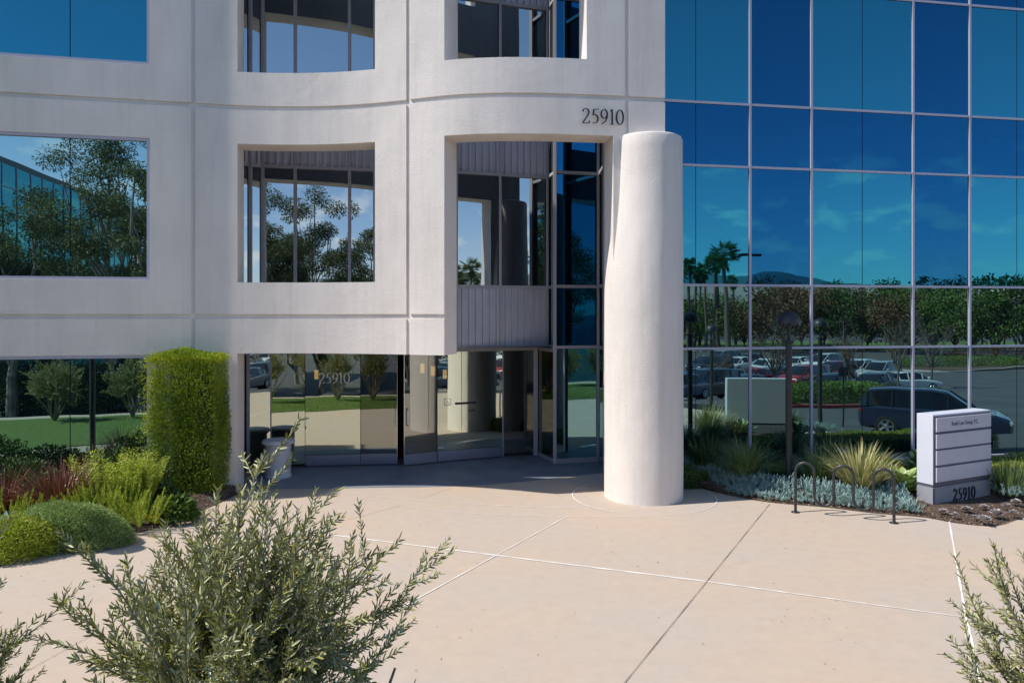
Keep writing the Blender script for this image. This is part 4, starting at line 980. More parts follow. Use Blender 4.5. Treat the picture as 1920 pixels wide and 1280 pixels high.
# ------------------------------------------------------------------ things in front of the building
# monument sign
s0 = Vector((7.48, 13.27)); s1 = Vector((8.97, 14.00)); sdv = (s1-s0).normalized(); sn = Vector((sdv.y, -sdv.x)); sl_ = (s1-s0).length
sg = empty('monument_sign', (s0.x, s0.y, 0), 0, 'white and grey office monument sign with four name panels and the number 25910', 'sign')
def sgb(u0, u1, v0, v1, o0, o1):
    """box on the sign: u along the face, v height, o outwards"""
    a = s0+sdv*u0; b = s0+sdv*u1
    return MB().seg((a.x, a.y), (b.x, b.y), v0, v1, o1, -o0)
TS = 0.31
sgb(0.0, sl_, 0.0, 0.40, -TS, 0.0).build('base', M['sign_base'], sg, bevel=0.004)
sgb(0.012, sl_-0.012, 0.40, 0.455, -TS+.012, -0.012).build('reveal', M['sign_dark'], sg)
sgb(0.0, sl_, 0.455, 1.70, -TS, 0.0).build('cabinet', M['sign_body'], sg, bevel=0.004)
sgb(0.018, sl_-0.012, 0.46, 1.67, 0.001, 0.006).build('face_plate', M['sign_dark'], sg)
for k, (v0, v1) in enumerate(((1.395, 1.64), (1.095, 1.35), (0.80, 1.06), (0.50, 0.76))):
    pn = sgb(0.06, sl_-0.03, v0, v1, 0.007, 0.032).build('name_panel', M['sign_white'], sg, bevel=0.003)
    if k == 0:
        pn['label'] = 'top panel with the law firm name'
        o = s0+sdv*0.47+sn*0.033
        text_mesh('Roehl Law Group, P.C.', 0.104, 'lettering', M['decal_dark'], pn, frame_mx((o.x, o.y, 1.485), sdv, sn) @ Matrix.Diagonal((0.80, 1, 1, 1)), bold=0.001)
sgb(0.0, 0.05, 0.0, 0.398, 0.001, 0.003).build('edge_trim', M['sign_dark'], sg)
o0_ = s0+sdv*0.56
digits('25910', 0.215, lambda u, v, w: (o0_.x+sdv.x*u+sn.x*(0.004+w), o0_.y+sdv.y*u+sn.y*(0.004+w), 0.115+v), M['number'], sg, name='base_digit', depth=0.012, thin=0.085, thick=0.13, gap=0.13, wmul=0.86)

# wave bike rack
q0, q1 = Vector((5.00, 13.17)), Vector((6.39, 12.49)); rd = (q1-q0).normalized(); rl_ = (q1-q0).length
br = empty('bike_rack', (q0.x, q0.y, 0), 0, 'black wave shaped tubular bike rack on the plaza edge', 'bike rack')
st_ = rl_/5; rad = st_/2; pts = []
def rp_(u, z): return (q0.x+rd.x*u, q0.y+rd.y*u, z)
pts.append(rp_(0, 0.0)); 
ztop, zbot = 0.885, 0.17
for k in range(5):
    c = k*st_+rad
    if k % 2 == 0:
        for a in np.linspace(math.pi, 0, 13): pts.append(rp_(c+rad*math.cos(a), ztop-rad+rad*math.sin(a)))
    else:
        for a in np.linspace(math.pi, 2*math.pi, 13): pts.append(rp_(c+rad*math.cos(a), zbot+rad+rad*math.sin(a)))
pts.append(rp_(rl_, 0.0))
MB().tube(pts, 0.024, 12).build('tube', M['rack'], br, smooth=True)
for u in (0, rl_):
    fl = MB().lathe([(0.075, 0.0), (0.075, 0.009), (0.03, 0.012)], (*rp_(u, 0)[:2], 0), 20).build('foot_plate', M['rack'], br)
    for a in (0.8, 3.9): MB().lathe([(0.012, 0.009), (0.012, 0.022), (0.004, 0.024)], (rp_(u, 0)[0]+.055*math.cos(a), rp_(u, 0)[1]+.055*math.sin(a), 0), 6).build('bolt', M['chrome'], fl)

# dome lamps
def dome_lamp(x, y, z, label, hgt=3.42):
    r = empty('dome_lamp', (x, y, z), 0, label, 'street lamp', 'dark dome topped lamps')
    MB().box(-0.19, 0.19, -0.19, 0.19, -0.1, 0.05).build('footing', M['curb'], r, world=False)
    MB().lathe([(0.145, 0.05), (0.145, 0.14), (0.13, 0.17), (0.06, 0.18)], n=8).build('base_cover', M['bronze'], r, world=False)
    MB().lathe([(0.062, 0.17), (0.062, hgt-0.62)], n=16).build('pole', M['bronze'], r, world=False, smooth=True)
    MB().lathe([(0.062, hgt-0.62), (0.09, hgt-0.60), (0.09, hgt-0.56), (0.035, hgt-0.55), (0.035, hgt-0.24)], n=14).build('lamp_holder', M['bronze'], r, world=False)
    dm = MB(); R0 = 0.225; n = 28; prof = [(R0*math.cos(a), hgt-R0+R0*math.sin(a)) for a in np.linspace(0, math.pi/2*0.98, 10)]
    prof = [(R0-0.012, hgt-R0-0.012), (R0+0.004, hgt-R0-0.012)] + prof
    dm.lathe(prof, n=n).build('dome_shade', M['bronze'], r, world=False, smooth=True)
    for k in range(4):
        a = k*math.pi/2+.6; c, s = math.cos(a), math.sin(a)
        MB().tube([(c*0.06, s*0.06, hgt-0.58)]+[(c*(0.06+0.14*math.sin(t)), s*(0.06+0.14*math.sin(t)), hgt-0.58+0.35*(1-math.cos(t))/1.0*0.98) for t in np.linspace(0.3, 1.6, 7)], 0.008, 6).build('stay', M['bronze'], r, world=False)
    return r
dome_lamp(5.42, 14.62, 0.12, 'dark dome topped lamp post in the planting bed in front of the blue glass')
x, y = -8.25, 10.45; dome_lamp(x, y, 0.0, 'dome lamp post left of the plaza, mirrored as a dark pole in the left window')
x, y = mir(1540, 22.0); dome_lamp(x, y, ter(x, y)-0.05, 'dome lamp post mirrored right of the second mullion of the blue glass')
x, y = mir(1335, 27.0); dome_lamp(x, y, ter(x, y)-0.05, 'dome lamp post mirrored small and distant beside the white column', hgt=3.2)

# white urn by the entrance
ux, uy = AX(522, 16.05), 16.05
ur = empty('litter_urn', (ux, uy, 0.004), 0, 'white round litter urn with a domed rim beside the entrance glass', 'litter bin')
MB().lathe([(0.27, 0.0), (0.28, 0.04), (0.255, 0.06), (0.262, 0.10), (0.268, 0.66), (0.285, 0.70)], n=36).build('body', M['urn'], ur, world=False, smooth=True)
MB().lathe([(0.30, 0.701), (0.345, 0.73), (0.35, 0.76), (0.31, 0.80), (0.22, 0.815)], n=36).build('rim', M['urn'], ur, world=False, smooth=True)
MB().lathe([(0.215, 0.816), (0.10, 0.822), (0.01, 0.824)], n=24).build('lid', M['urn'], ur, world=False)

# ------------------------------------------------------------------ olive trees
def olive(name, loc, radius, height, nshoot, seed, label, leafl=0.05, leafw=0.011, dens=0.022, slen=(0.45, 0.95), base=0.45, group='young olive trees on the lawn', bias=None, coarse=False, tips=None):
    R = np.random.RandomState(seed); root = empty(name, loc, 0, label, 'tree', group)
    wood = MB(); twig = MB(); P = []; D = []
    hc_ = height*0.5
    limbs = []
    for i in range(9):
        a = i*2.4+R.rand()*.7; tilt = 0.25+0.5*R.rand(); p = np.array([0, 0, 0.0]); d = np.array([math.cos(a)*tilt, math.sin(a)*tilt, 1.0]); pts = [tuple(p)]
        L_ = height*(0.42+0.14*R.rand())
        for k in range(6):
            d = d/np.linalg.norm(d); p = p+d*L_/6; pts.append(tuple(p)); d = d+R.normal(size=3)*0.12+np.array([0, 0, .05])
        wood.tube(pts, [0.035*(1-0.13*k) for k in range(7)], 6); limbs.append(np.array(pts))
    for i in range(nshoot):
        lb = limbs[R.randint(len(limbs))]; k = 1+R.randint(len(lb)-1); 
        u = rdirs(R, 1)[0]; u[2] = abs(u[2])*0.9-0.15
        rr = R.rand()**0.45
        st = lb[k]*0.35 + np.array([u[0]*radius*.62*rr, u[1]*radius*.62*rr, base*height+(height*0.5)*max(0, u[2])*rr + 0.1*R.rand()])*0.65
        st[2] = max(st[2], base*height*0.8)
        out = np.array([st[0]/radius, st[1]/radius, 0]); d = out*0.75 + np.array([0, 0, 0.95])+R.normal(size=3)*0.30
        if R.rand() < 0.25: d = out*1.3+np.array([0, 0, .2])+R.normal(size=3)*.25
        d /= np.linalg.norm(d); l = slen[0]+(slen[1]-slen[0])*R.rand()**1.5; steps = max(4, int(l/0.09)); p = st.copy(); pts = [tuple(p)]
        pos = [p.copy()]; dirs = [d.copy()]
        for s_ in range(steps):
            d = d+R.normal(size=3)*0.07+np.array([0, 0, 0.03]); d /= np.linalg.norm(d); p = p+d*l/steps; pts.append(tuple(p)); pos.append(p.copy()); dirs.append(d.copy())
        twig.tube(pts, [0.0052*(1-0.8*q/steps)+0.0012 for q in range(steps+1)], 4, cap=False)
        stems = [(pos, dirs, l)]
        for b in range(R.randint(2, 6)):
            q = R.randint(1, max(2, steps-1)); bp = pos[q]; bd = dirs[q]+rdirs(R, 1)[0]*0.75; bd /= np.linalg.norm(bd); bl = l*(0.22+0.3*R.rand()); bs = max(3, int(bl/0.08)); bps = [bp.copy()]; bds = [bd.copy()]; x_ = bp.copy()
            for s_ in range(bs): bd = bd+R.normal(size=3)*.06+np.array([0, 0, .05]); bd /= np.linalg.norm(bd); x_ = x_+bd*bl/bs; bps.append(x_.copy()); bds.append(bd.copy())
            twig.tube([tuple(z) for z in bps], [0.0028*(1-.7*k_/bs)+.0008 for k_ in range(bs+1)], 4, cap=False); stems.append((bps, bds, bl))
        for ps, ds, ll_ in stems:
            n = int(ll_/dens); seg_n = len(ps)-1; a0 = R.rand()*3
            for j in range(n):
                t = (0.12+0.88*j/max(1, n))*seg_n; k_ = min(int(t), seg_n-1); f = t-k_; c = ps[k_]*(1-f)+ps[k_+1]*f; dd = ds[k_]
                a = a0+(j % 2)*1.57+R.normal()*.3; s1_ = np.cross(dd, [0.3, 0.2, 0.9]); s1_ /= np.linalg.norm(s1_); s2_ = np.cross(dd, s1_)
                w = s1_*math.cos(a)+s2_*math.sin(a)
                for sg_ in (1, -1): P.append(c); D.append(dd*0.95+w*sg_*(0.55+.3*R.rand())+R.normal(size=3)*.12)
    wood.build('trunk', M['olive_bark'], root, world=False, smooth=True); twig.build('twigs', M['olive_bark'], root, world=False)
    P = np.array(P); D = np.array(D); n = len(P)
    tt = 0.15+0.5*R.rand(n)+0.35*(P[:, 2]/height)**2*R.rand(n)
    leaf_object('leaves', P, D, rdirs(R, n), leafl*(0.55+0.6*R.rand(n)), leafw*(0.75+.5*R.rand(n)), M['olive'], root, tint=tt, fold=0.2, bend=0.1, local=True)
    return root
gz = lambda x, y: ter(x, y)+0.02
olive('olive_tree', (-1.47, 4.05, gz(-1.47, 4.05)), 0.80, 3.08, 300, 7, 'bushy young olive tree in the foreground, left of centre', slen=(0.40, 0.95), base=0.42, leafl=0.058, leafw=0.0125, dens=0.025)
olive('olive_tree', (-3.22, 3.85, gz(-3.22, 3.85)), 0.74, 2.80, 220, 8, 'young olive tree cut off by the left picture edge', slen=(0.3, 0.7), base=0.4)
olive('olive_tree', (3.20, 4.05, gz(3.2, 4.05)), 0.62, 2.72, 240, 9, 'young olive tree cut off by the lower right corner', slen=(0.35, 0.75), base=0.42)

# ------------------------------------------------------------------ what stands behind the camera and shows in the glass
for px, D, sd_, lab in ((100, 24.4, 12, 'olive tree mirrored in the left ground window, left one'), (245, 25.4, 13, 'olive tree mirrored in the left ground window, beside the topiary')):
    x, y = mir(px, D, 'L'); olive('olive_tree', (x, y, gz(x, y)), 1.15, 2.35, 200, sd_, lab, leafl=0.075, leafw=0.016, dens=0.03, base=0.35)
R = np.random.RandomState(200); n = 16000; u = R.rand(n); v = R.rand(n)**0.8; ff_ = polyf(lawnA, lawnB)
P = np.array([(lambda q: (q[0], q[1], ter(*q)+0.02))(ff_(a, b)) for a, b in zip(0.35+0.65*u, v)])
tag(leaf_object('grass', P, rdirs(R, n)*0.5+np.array([0, 0, 1]), rdirs(R, n), 0.05, 0.008, M['grass']), 'short green lawn grass beside the plaza', 'grass', kind='stuff')

def tree(name, loc, h, rad, cb, m, label, seed, n=2600, ll=0.4, lw=0.22, bark='bark', group=None, clumps=26, tr=0.16, limbs=6, bare=0.0, cat='tree', spread=1.0, drop=0.0):
    R = np.random.RandomState(seed); root = empty(name, loc, 0, label, cat, group); wood = MB()
    cz_ = (h+cb)/2; rz = (h-cb)/2; C = []
    for i in range(clumps):
        d = rdirs(R, 1)[0]; r = R.rand()**0.4; C.append(np.array([d[0]*rad*r, d[1]*rad*r, cz_+d[2]*rz*r*0.95]))
    th = cb*0.75 if cb > 0.5 else h*0.25; p = np.array([0, 0, -0.2]); tp = [tuple(p)]; lean = R.normal(size=2)*0.04
    for k in range(4): p = p+np.array([lean[0]*th/4+R.normal()*.05*tr*3, lean[1]*th/4+R.normal()*.05*tr*3, (th+.2)/4]); tp.append(tuple(p))
    wood.tube(tp, [tr*(1.15-0.1*k) for k in range(5)], 9)
    for i in range(limbs if limbs < len(C) else len(C)):
        e = C[i]; q = [np.array(tp[-1])-np.array([0, 0, tr*.5])]
        for k in range(1, 6): q.append(q[0]+(e-q[0])*k/5+R.normal(size=3)*rad*.05*(1 if k < 5 else 0)+np.array([0, 0, .15*rad*math.sin(k/5*3.14)]))
        wood.tube([tuple(a) for a in q], [tr*.62*(1-.16*k) for k in range(6)], 6)
        for b in range(4 if bare else 2):
            e2 = C[R.randint(len(C))]*.4+e*.6+R.normal(size=3)*rad*.15; s_ = q[2+R.randint(3)]
            mid = (s_+e2)/2+R.normal(size=3)*rad*.05; wood.tube([tuple(s_), tuple(mid), tuple(e2)], [tr*.26, tr*.17, tr*.05], 5)
            if bare:
                for t_ in range(7):
                    a = s_+(e2-s_)*(.3+.7*R.rand()); wood.tube([tuple(a), tuple(a+(rdirs(R, 1)[0]+np.array([0, 0, .7]))*rad*.22*bare)], [tr*.08, tr*.02], 3, cap=False)
    wood.build('trunk', M[bark], root, world=False, smooth=True)
    if n:
        k = R.randint(len(C), size=n); C = np.array(C); sg2 = rad*0.23*spread
        off = rdirs(R, n)*(R.rand(n)[:, None]**0.5)*sg2*np.array([1, 1, .75]); P = C[k]+off
        D = off/np.linalg.norm(off, axis=1, keepdims=True)+rdirs(R, n)*.9+np.array([0, 0, -drop])
        tt = 0.15+0.35*R.rand(n)+0.4*R.rand(len(C))[k]
        leaf_object('crown', P, D, rdirs(R, n), ll*(.6+.6*R.rand(n)), lw*(.7+.5*R.rand(n)), M[m], root, tint=tt, local=True, bend=.1)
    return root
def palm(loc, h, seed, label, r=2.0, tr=0.2, nf=44):
    R = np.random.RandomState(seed); root = empty('palm_tree', loc, 0, label, 'palm tree', 'tall fan palms beyond the parking lot')
    bx, by = R.normal()*.3, R.normal()*.3
    MB().tube([(bx*t*t, by*t*t, h*t-0.2) for t in np.linspace(0, 1, 8)], [tr*(1.3-.5*t) for t in np.linspace(0, 1, 8)], 9).build('trunk', M['bark'], root, world=False, smooth=True)
    P = []; D = []; c = np.array([bx, by, h-.1]); st_ = MB()
    for i in range(nf):
        d = rdirs(R, 1)[0]; d[2] = d[2]*0.8+0.25; d /= np.linalg.norm(d); l = r*.55*(.7+.4*R.rand()); e = c+d*l+np.array([0, 0, -.12*l]); st_.tube([tuple(c), tuple(e)], [.03, .015], 4)
        s = np.cross(d, [0, 0, 1.0]); s /= max(1e-5, np.linalg.norm(s)); u = np.cross(s, d)
        for j in range(15):
            a = -1.75+3.5*j/14; v = d*math.cos(a)+s*math.sin(a); P.append(e); D.append(v+np.array([0, 0, -.25]))
    for i in range(120):   # hanging dead skirt
        a = R.rand()*6.28; P.append(c+np.array([math.cos(a)*.25, math.sin(a)*.25, -.2-R.rand()*.9])); D.append(np.array([math.cos(a)*.5, math.sin(a)*.5, -1.3]))
    st_.build('stalks', M['olive_bark'], root, world=False); n = len(P)
    leaf_object('fronds', P, D, rdirs(R, n), r*.45, .075, M['palm_leaf'], root, local=True, bend=.12); return root

# parked cars
car_paint = {}
def paint(n_, c):
    if n_ not in car_paint:
        m, t, b, o = new_mat('car_paint_'+n_); b.inputs['Base Color'].default_value = (*c, 1); b.inputs['Roughness'].default_value = .28; b.inputs['Coat Weight'].default_value = .8; b.inputs['Coat Roughness'].default_value = .04; car_paint[n_] = m
    return car_paint[n_]
def car(loc, heading, kind, col, label, group='cars in the parking lot'):
    root = empty({'sedan': 'parked_car', 'suv': 'parked_suv', 'van': 'parked_van'}[kind], loc, heading, label, {'sedan': 'car', 'suv': 'car', 'van': 'van'}[kind], group)
    if kind == 'sedan':
        lo = [(-2.32, .62, .42, .78), (-2.22, .80, .28, .93), (-1.7, .90, .22, 1.0), (-.8, .91, .2, .98), (.3, .91, .2, .95), (1.1, .91, .2, .90), (1.8, .88, .22, .80), (2.2, .78, .27, .68), (2.34, .58, .38, .58)]
        gh = [(-1.95, .70, .98, .66, 1.0), (-1.15, .80, .985, .60, 1.37), (-.4, .82, .975, .62, 1.45), (.25, .82, .96, .61, 1.43), (.65, .80, .94, .58, 1.33), (1.35, .74, .885, .68, .90)]; wr, wx = .33, 1.40
    elif kind == 'suv':
        lo = [(-2.42, .74, .45, 1.0), (-2.34, .88, .32, 1.12), (-1.7, .97, .27, 1.15), (-.6, .98, .25, 1.13), (.6, .98, .25, 1.11), (1.2, .98, .25, 1.09), (2.0, .95, .27, 1.02), (2.36, .86, .34, .88), (2.46, .70, .45, .78)]
        gh = [(-2.36, .84, 1.12, .72, 1.30), (-2.15, .86, 1.14, .70, 1.68), (-1.3, .87, 1.14, .71, 1.77), (0, .87, 1.13, .71, 1.78), (.5, .86, 1.12, .68, 1.70), (1.35, .82, 1.09, .76, 1.11)]; wr, wx = .39, 1.47
    else:
        lo = [(-2.55, .84, .4, 1.1), (-2.48, .96, .3, 1.2), (-1, 1.0, .27, 1.22), (1, 1.0, .27, 1.2), (1.9, .97, .27, 1.12), (2.4, .86, .35, .9), (2.5, .7, .45, .8)]
        gh = [(-2.52, .92, 1.19, .80, 2.0), (-2.2, .94, 1.21, .82, 2.12), (0, .94, 1.2, .82, 2.15), (.9, .93, 1.19, .8, 2.1), (1.7, .88, 1.14, .72, 1.6), (2.0, .84, 1.09, .78, 1.11)]; wr, wx = .38, 1.55
    b = MB(); m = 10
    for (x, w, z0, z1) in lo:
        zm = z0+(z1-z0)*.55
        for (yy, zz) in ((-.80*w, z0), (-.97*w, z0+.10), (-w, zm), (-.97*w, z1-.08), (-.86*w, z1), (.86*w, z1), (.97*w, z1-.08), (w, zm), (.97*w, z0+.10), (.80*w, z0)): b.v.append((x, yy, zz))
    for i in range(len(lo)-1):
        for j in range(m): b.f.append((i*m+j, i*m+(j+1) % m, (i+1)*m+(j+1) % m, (i+1)*m+j))
    b.f.append(tuple(range(m-1, -1, -1))); e = (len(lo)-1)*m; b.f.append(tuple(e+j for j in range(m)))
    body = b.build('body', paint(*col), root, world=False, smooth=True)
    g_ = MB()
    for (x, w0, z0, w1, z1) in gh:
        for p in ((-w0, z0-.02), (-w1-.01, z1-.03), (-w1+.08, z1), (w1-.08, z1), (w1+.01, z1-.03), (w0, z0-.02)): g_.v.append((x, *p))
    for i in range(len(gh)-1):
        for j in range(5): g_.f.append((i*6+j, i*6+j+1, (i+1)*6+j+1, (i+1)*6+j))
    g_.f.append((5, 4, 3, 2, 1, 0)); e = (len(gh)-1)*6; g_.f.append(tuple(e+j for j in range(6)))
    g_.build('window', M['car_glass'], root, world=False, smooth=True)
    r_ = MB(); seq = gh[1:-1]
    for (x, w0, z0, w1, z1) in seq: r_.v += [(x, -w1-.015, z1-.045), (x, -w1+.08, z1+.012), (x, w1-.08, z1+.012), (x, w1+.015, z1-.045)]
    for i in range(len(seq)-1):
        for j in range(3): r_.f.append((i*4+j, i*4+j+1, (i+1)*4+j+1, (i+1)*4+j))
    r_.build('roof', paint(*col), root, world=False, smooth=True)
    for s_ in (-1, 1):   # pillars
        pl_ = MB()
        for k in range(1, len(gh)-1):
            x, w0, z0, w1, z1 = gh[k]
            if k in (2, len(gh)-2, 1): pl_.tube([(x, s_*(w0+.004), z0), (x+.02, s_*(w1+.012), z1-.03)], .035, 5)
        pl_.tube([(gh[-1][0], s_*gh[-1][3], gh[-1][4]), (gh[-2][0], s_*(gh[-2][3]+.01), gh[-2][4]-.03)], .03, 5)
        pl_.build('pillar', paint(*col), root, world=False)
        MB().box(.95 if kind == 'sedan' else 1.05, 1.13 if kind == 'sedan' else 1.25, s_*(lo[4][1]+.02) if s_ > 0 else s_*(lo[4][1]+.2), s_*(lo[4][1]+.2) if s_ > 0 else s_*(lo[4][1]+.02), lo[4][3]+.0, lo[4][3]+.15).build('wing_mirror', paint(*col), root, world=False, bevel=.03)
    for sx_ in (-1, 1):
        for sy_ in (-1, 1):
            w = lo[3][1]; y0 = sy_*(w-.20); y1 = sy_*(w+.012); n = 22; t = MB()
            for yy, rr2 in ((y0, wr*.96), (y0, wr), (y1-sy_*.03, wr), (y1, wr*.95), (y1, wr*.68)):
                for j in range(n): a = 2*math.pi*j/n; t.v.append((sx_*wx+rr2*math.cos(a), yy, wr+rr2*math.sin(a)))
            for i in range(4):
                for j in range(n): t.f.append((i*n+j, i*n+(j+1) % n, (i+1)*n+(j+1) % n, (i+1)*n+j))
            t.f.append(tuple(4*n+j for j in range(n)))
            wh = t.build('wheel', M['tyre'], root, world=False)
            rm = MB(); yc_ = y1+sy_*.003; 
            for s5 in range(5):
                a = s5*1.2566; rm.tube([(sx_*wx, yc_, wr), (sx_*wx+wr*.64*math.cos(a), yc_, wr+wr*.64*math.sin(a))], [.06, .045], 5)
            rm.tube([(sx_*wx+wr*.64*math.cos(a), yc_, wr+wr*.64*math.sin(a)) for a in np.linspace(0, 6.283, 17)], .022, 5, cap=False)
            rm.build('rim', M['rim'], wh, world=False)
    ft, rt = lo[-2], lo[1]
    for s_ in (-1, 1):
        MB().box(rt[0]-.035, rt[0]+.10, min(s_*rt[1]*.55, s_*rt[1]*.985), max(s_*rt[1]*.55, s_*rt[1]*.985), rt[3]-.28, rt[3]-.10).build('tail_light', M['tail'], root, world=False, bevel=.02)
        MB().box(ft[0]-.12, ft[0]+.06, min(s_*ft[1]*.55, s_*ft[1]*.97), max(s_*ft[1]*.55, s_*ft[1]*.97), ft[3]-.20, ft[3]-.06).build('headlight', M['lens'], root, world=False, bevel=.02)
    MB().box(ft[0]+.02, ft[0]+.10, -ft[1]*.5, ft[1]*.5, ft[2]+.06, ft[3]-.10).build('grille', M['black_metal'], root, world=False)
    MB().box(rt[0]-.05, rt[0]+.02, -.26, .26, rt[3]-.34, rt[3]-.20).build('plate', M['far_white'], root, world=False)
    return root
def mcar(px, D, dxm, dym, kind, col, label, dz=-0.09):
    x, y = mir(px, D); d = Vector((dxm, dym)); d = d - 2*d.dot(RN)*RN
    return car((x, y, ter(x, y)+dz), math.atan2(d.y, d.x), kind, col, label)
BLK = ('black', (.008, .009, .012)); NVY = ('navy', (.012, .02, .05)); RED = ('red', (.28, .012, .012)); WHT = ('white', (.62, .64, .66)); SIL = ('silver', (.32, .34, .36)); TEAL = ('grey_green', (.06, .10, .11)); GRY = ('grey', (.10, .11, .13))
mcar(1752, 27.6, .84, -.54, 'suv', NVY, 'large dark blue suv mirrored in the glass behind the monument sign')
mcar(1322, 44, -.80, -.60, 'suv', BLK, 'black suv mirrored right beside the white column, near row')
mcar(1398, 46.5, -.78, -.62, 'sedan', NVY, 'dark blue sedan mirrored over the sign back, near row')
mcar(1268, 42, -.80, -.60, 'sedan', ('blue', (.03, .07, .16)), 'blue sedan mirrored at the column edge, near row')
mcar(1560, 48, -.72, -.70, 'sedan', BLK, 'black sedan mirrored above the low hedge, near row left')
mcar(1640, 50, -.72, -.70, 'sedan', BLK, 'black sedan mirrored above the low hedge, near row right')
mcar(1292, 54, -.8, -.6, 'sedan', NVY, 'dark sedan mirrored beside the column, second row')
mcar(1362, 57, -.8, -.6, 'sedan', SIL, 'silver sedan mirrored in the second row')
mcar(1418, 58.5, -.8, -.6, 'sedan', RED, 'red sedan mirrored left of the tall dome lamp')
mcar(1470, 60, -.8, -.6, 'sedan', NVY, 'navy sedan mirrored between the two red cars')
mcar(1512, 57, -.8, -.6, 'suv', RED, 'red suv mirrored just right of the tall dome lamp')
mcar(1568, 62, -.8, -.6, 'suv', ('maroon', (.14, .01, .015)), 'maroon suv mirrored behind the black sedans')
mcar(1612, 64, -.75, -.66, 'suv', WHT, 'white suv mirrored above the black sedans, left of the pair')
mcar(1652, 62, -.75, -.66, 'suv', SIL, 'silver suv mirrored above the black sedans, right of the pair')
mcar(1700, 54, .97, .2, 'sedan', WHT, 'white sedan seen side on in the glass behind the dark suv')
mcar(1330, 70, -.8, -.6, 'suv', BLK, 'black suv mirrored in the far row beside the column')
mcar(1385, 73, -.8, -.6, 'sedan', WHT, 'white sedan mirrored in the far row, left one')
mcar(1440, 71, -.8, -.6, 'sedan', WHT, 'white sedan mirrored in the far row, above the red sedan')
mcar(1500, 75, -.8, -.6, 'sedan', WHT, 'white sedan mirrored in the far row, rightmost')
mcar(1350, 79, -.8, -.6, 'suv', SIL, 'silver suv mirrored at the back of the lot, beside the palms'); mcar(1408, 80, -.8, -.6, 'sedan', BLK, 'black sedan mirrored at the back of the lot'); mcar(1545, 74, -.8, -.6, 'suv', WHT, 'white suv mirrored at the back of the lot, right of the lamp')
for i, (px, D, k, c, lab) in enumerate(((1225, 50, 'sedan', SIL, 'silver sedan mirrored in the narrow glass left of the column, near'), (1180, 47, 'sedan', GRY, 'grey sedan mirrored left of the column, near'), (1235, 62, 'sedan', WHT, 'white sedan mirrored left of the column, far'), (1130, 52, 'sedan', WHT, 'white sedan mirrored in the entrance glass'),
        (1165, 66, 'suv', WHT, 'white suv parked far off left of the column'), (1060, 58, 'sedan', RED, 'red sedan mirrored in the entrance glass'), (1090, 44, 'sedan', WHT, 'white sedan nearest the entrance in the mirrored lot'), (985, 60, 'sedan', BLK, 'black sedan mirrored in the entrance glass'))):
    mcar(px, D, -.8, -.6, k, c, lab)
x, y = mir(262, 37, 'L'); car((x, y, ter(x, y)-.09), 0.2, 'van', WHT, 'white van mirrored at the top of the left ground window')
# kerbs, islands, stall lines
def mstrip(name, pts, w, m, dz, hgt=0.14, kind='structure'):
    pts = [Vector(mir(*p)) for p in pts]; mb = MB(); n = len(pts)
    pts = [Vector(p) for p in smoothline(pts, 24)]; n = len(pts); vs = []
    for i, p in enumerate(pts):
        d = (pts[min(i+1, n-1)]-pts[max(i-1, 0)]).normalized(); q = Vector((-d.y, d.x))*w/2; z = ter(p.x, p.y)+dz
        vs += [(p.x-q.x, p.y-q.y, z-.12), (p.x-q.x, p.y-q.y, z+hgt), (p.x+q.x, p.y+q.y, z+hgt), (p.x+q.x, p.y+q.y, z-.12)]
    mb.v = vs; mb.f = [(4*i+j, 4*i+j+1, 4*i+j+5, 4*i+j+4) for i in range(n-1) for j in range(3)]
    o = mb.build(name, m); o['kind'] = kind; return o
mstrip('red_kerb', [(1470, 36), (1560, 36.5), (1650, 37), (1740, 39)], .18, M['red_curb'], -.09)
mstrip('traffic_island', [(1480, 37.8), (1560, 38.3), (1650, 38.8), (1740, 40.8)], 3.0, M['soil'], -.09, .12)
mstrip('kerb', [(1200, 30), (1300, 29.5), (1360, 30.5)], .18, M['curb'], -.09)
mstrip('kerb', [(1560, 90), (1660, 78), (1760, 72), (1850, 74), (1990, 84)], .25, M['curb'], -.09)
mstrip('traffic_island', [(1680, 80), (1760, 76), (1850, 78), (1990, 90)], 6.0, M['soil'], -.09, .13)
mstrip('kerb', [(1270, 118), (1330, 112), (1390, 116), (1430, 124)], .3, M['curb'], -.09)
mstrip('grass_bank', [(1100, 136), (1400, 134), (1700, 132), (2100, 136)], 24, M['lawn'], -.2, .5)
pm = MB()
for r0, r1 in ((42, 47.5), (53, 58.5), (66, 71)):
    for k in range(18):
        px = 1000+k*38; a = Vector(mir(px, r0)); b = Vector(mir(px+20, r1)); d = (b-a).normalized(); q = Vector((-d.y, d.x))*.06
        for t in range(6):
            p0_, p1_ = a.lerp(b, t/6), a.lerp(b, (t+1)/6)
            pm.quad((p0_.x-q.x, p0_.y-q.y, ter(*p0_)-.085), (p1_.x-q.x, p1_.y-q.y, ter(*p1_)-.085), (p1_.x+q.x, p1_.y+q.y, ter(*p1_)-.085), (p0_.x+q.x, p0_.y+q.y, ter(*p0_)-.085))
pmo = pm.build('stall_lines', M['road_paint']); pmo['kind'] = 'structure'
def mhedge(name, px0, px1, D0, D1, w, h, m, label, seed, n, ll=.12):
    a, b = mir(px0, D0), mir(px1, D1); c = ((a[0]+b[0])/2, (a[1]+b[1])/2); l = math.hypot(b[0]-a[0], b[1]-a[1])
    o = leafy(name, (c[0], c[1], ter(*c)-.05), (l, w, h), n, ll, ll*.45, M[m], label, 'hedge', seed=seed, box=True, lump=.06, inner=.3); o.rotation_euler = (0, 0, math.atan2(b[1]-a[1], b[0]-a[0])); return o
mhedge('island_hedge', 1482, 1640, 37.8, 38.8, 1.9, .95, 'box', 'low green island hedge mirrored between the dome lamps, behind the red kerb', 300, 9000)
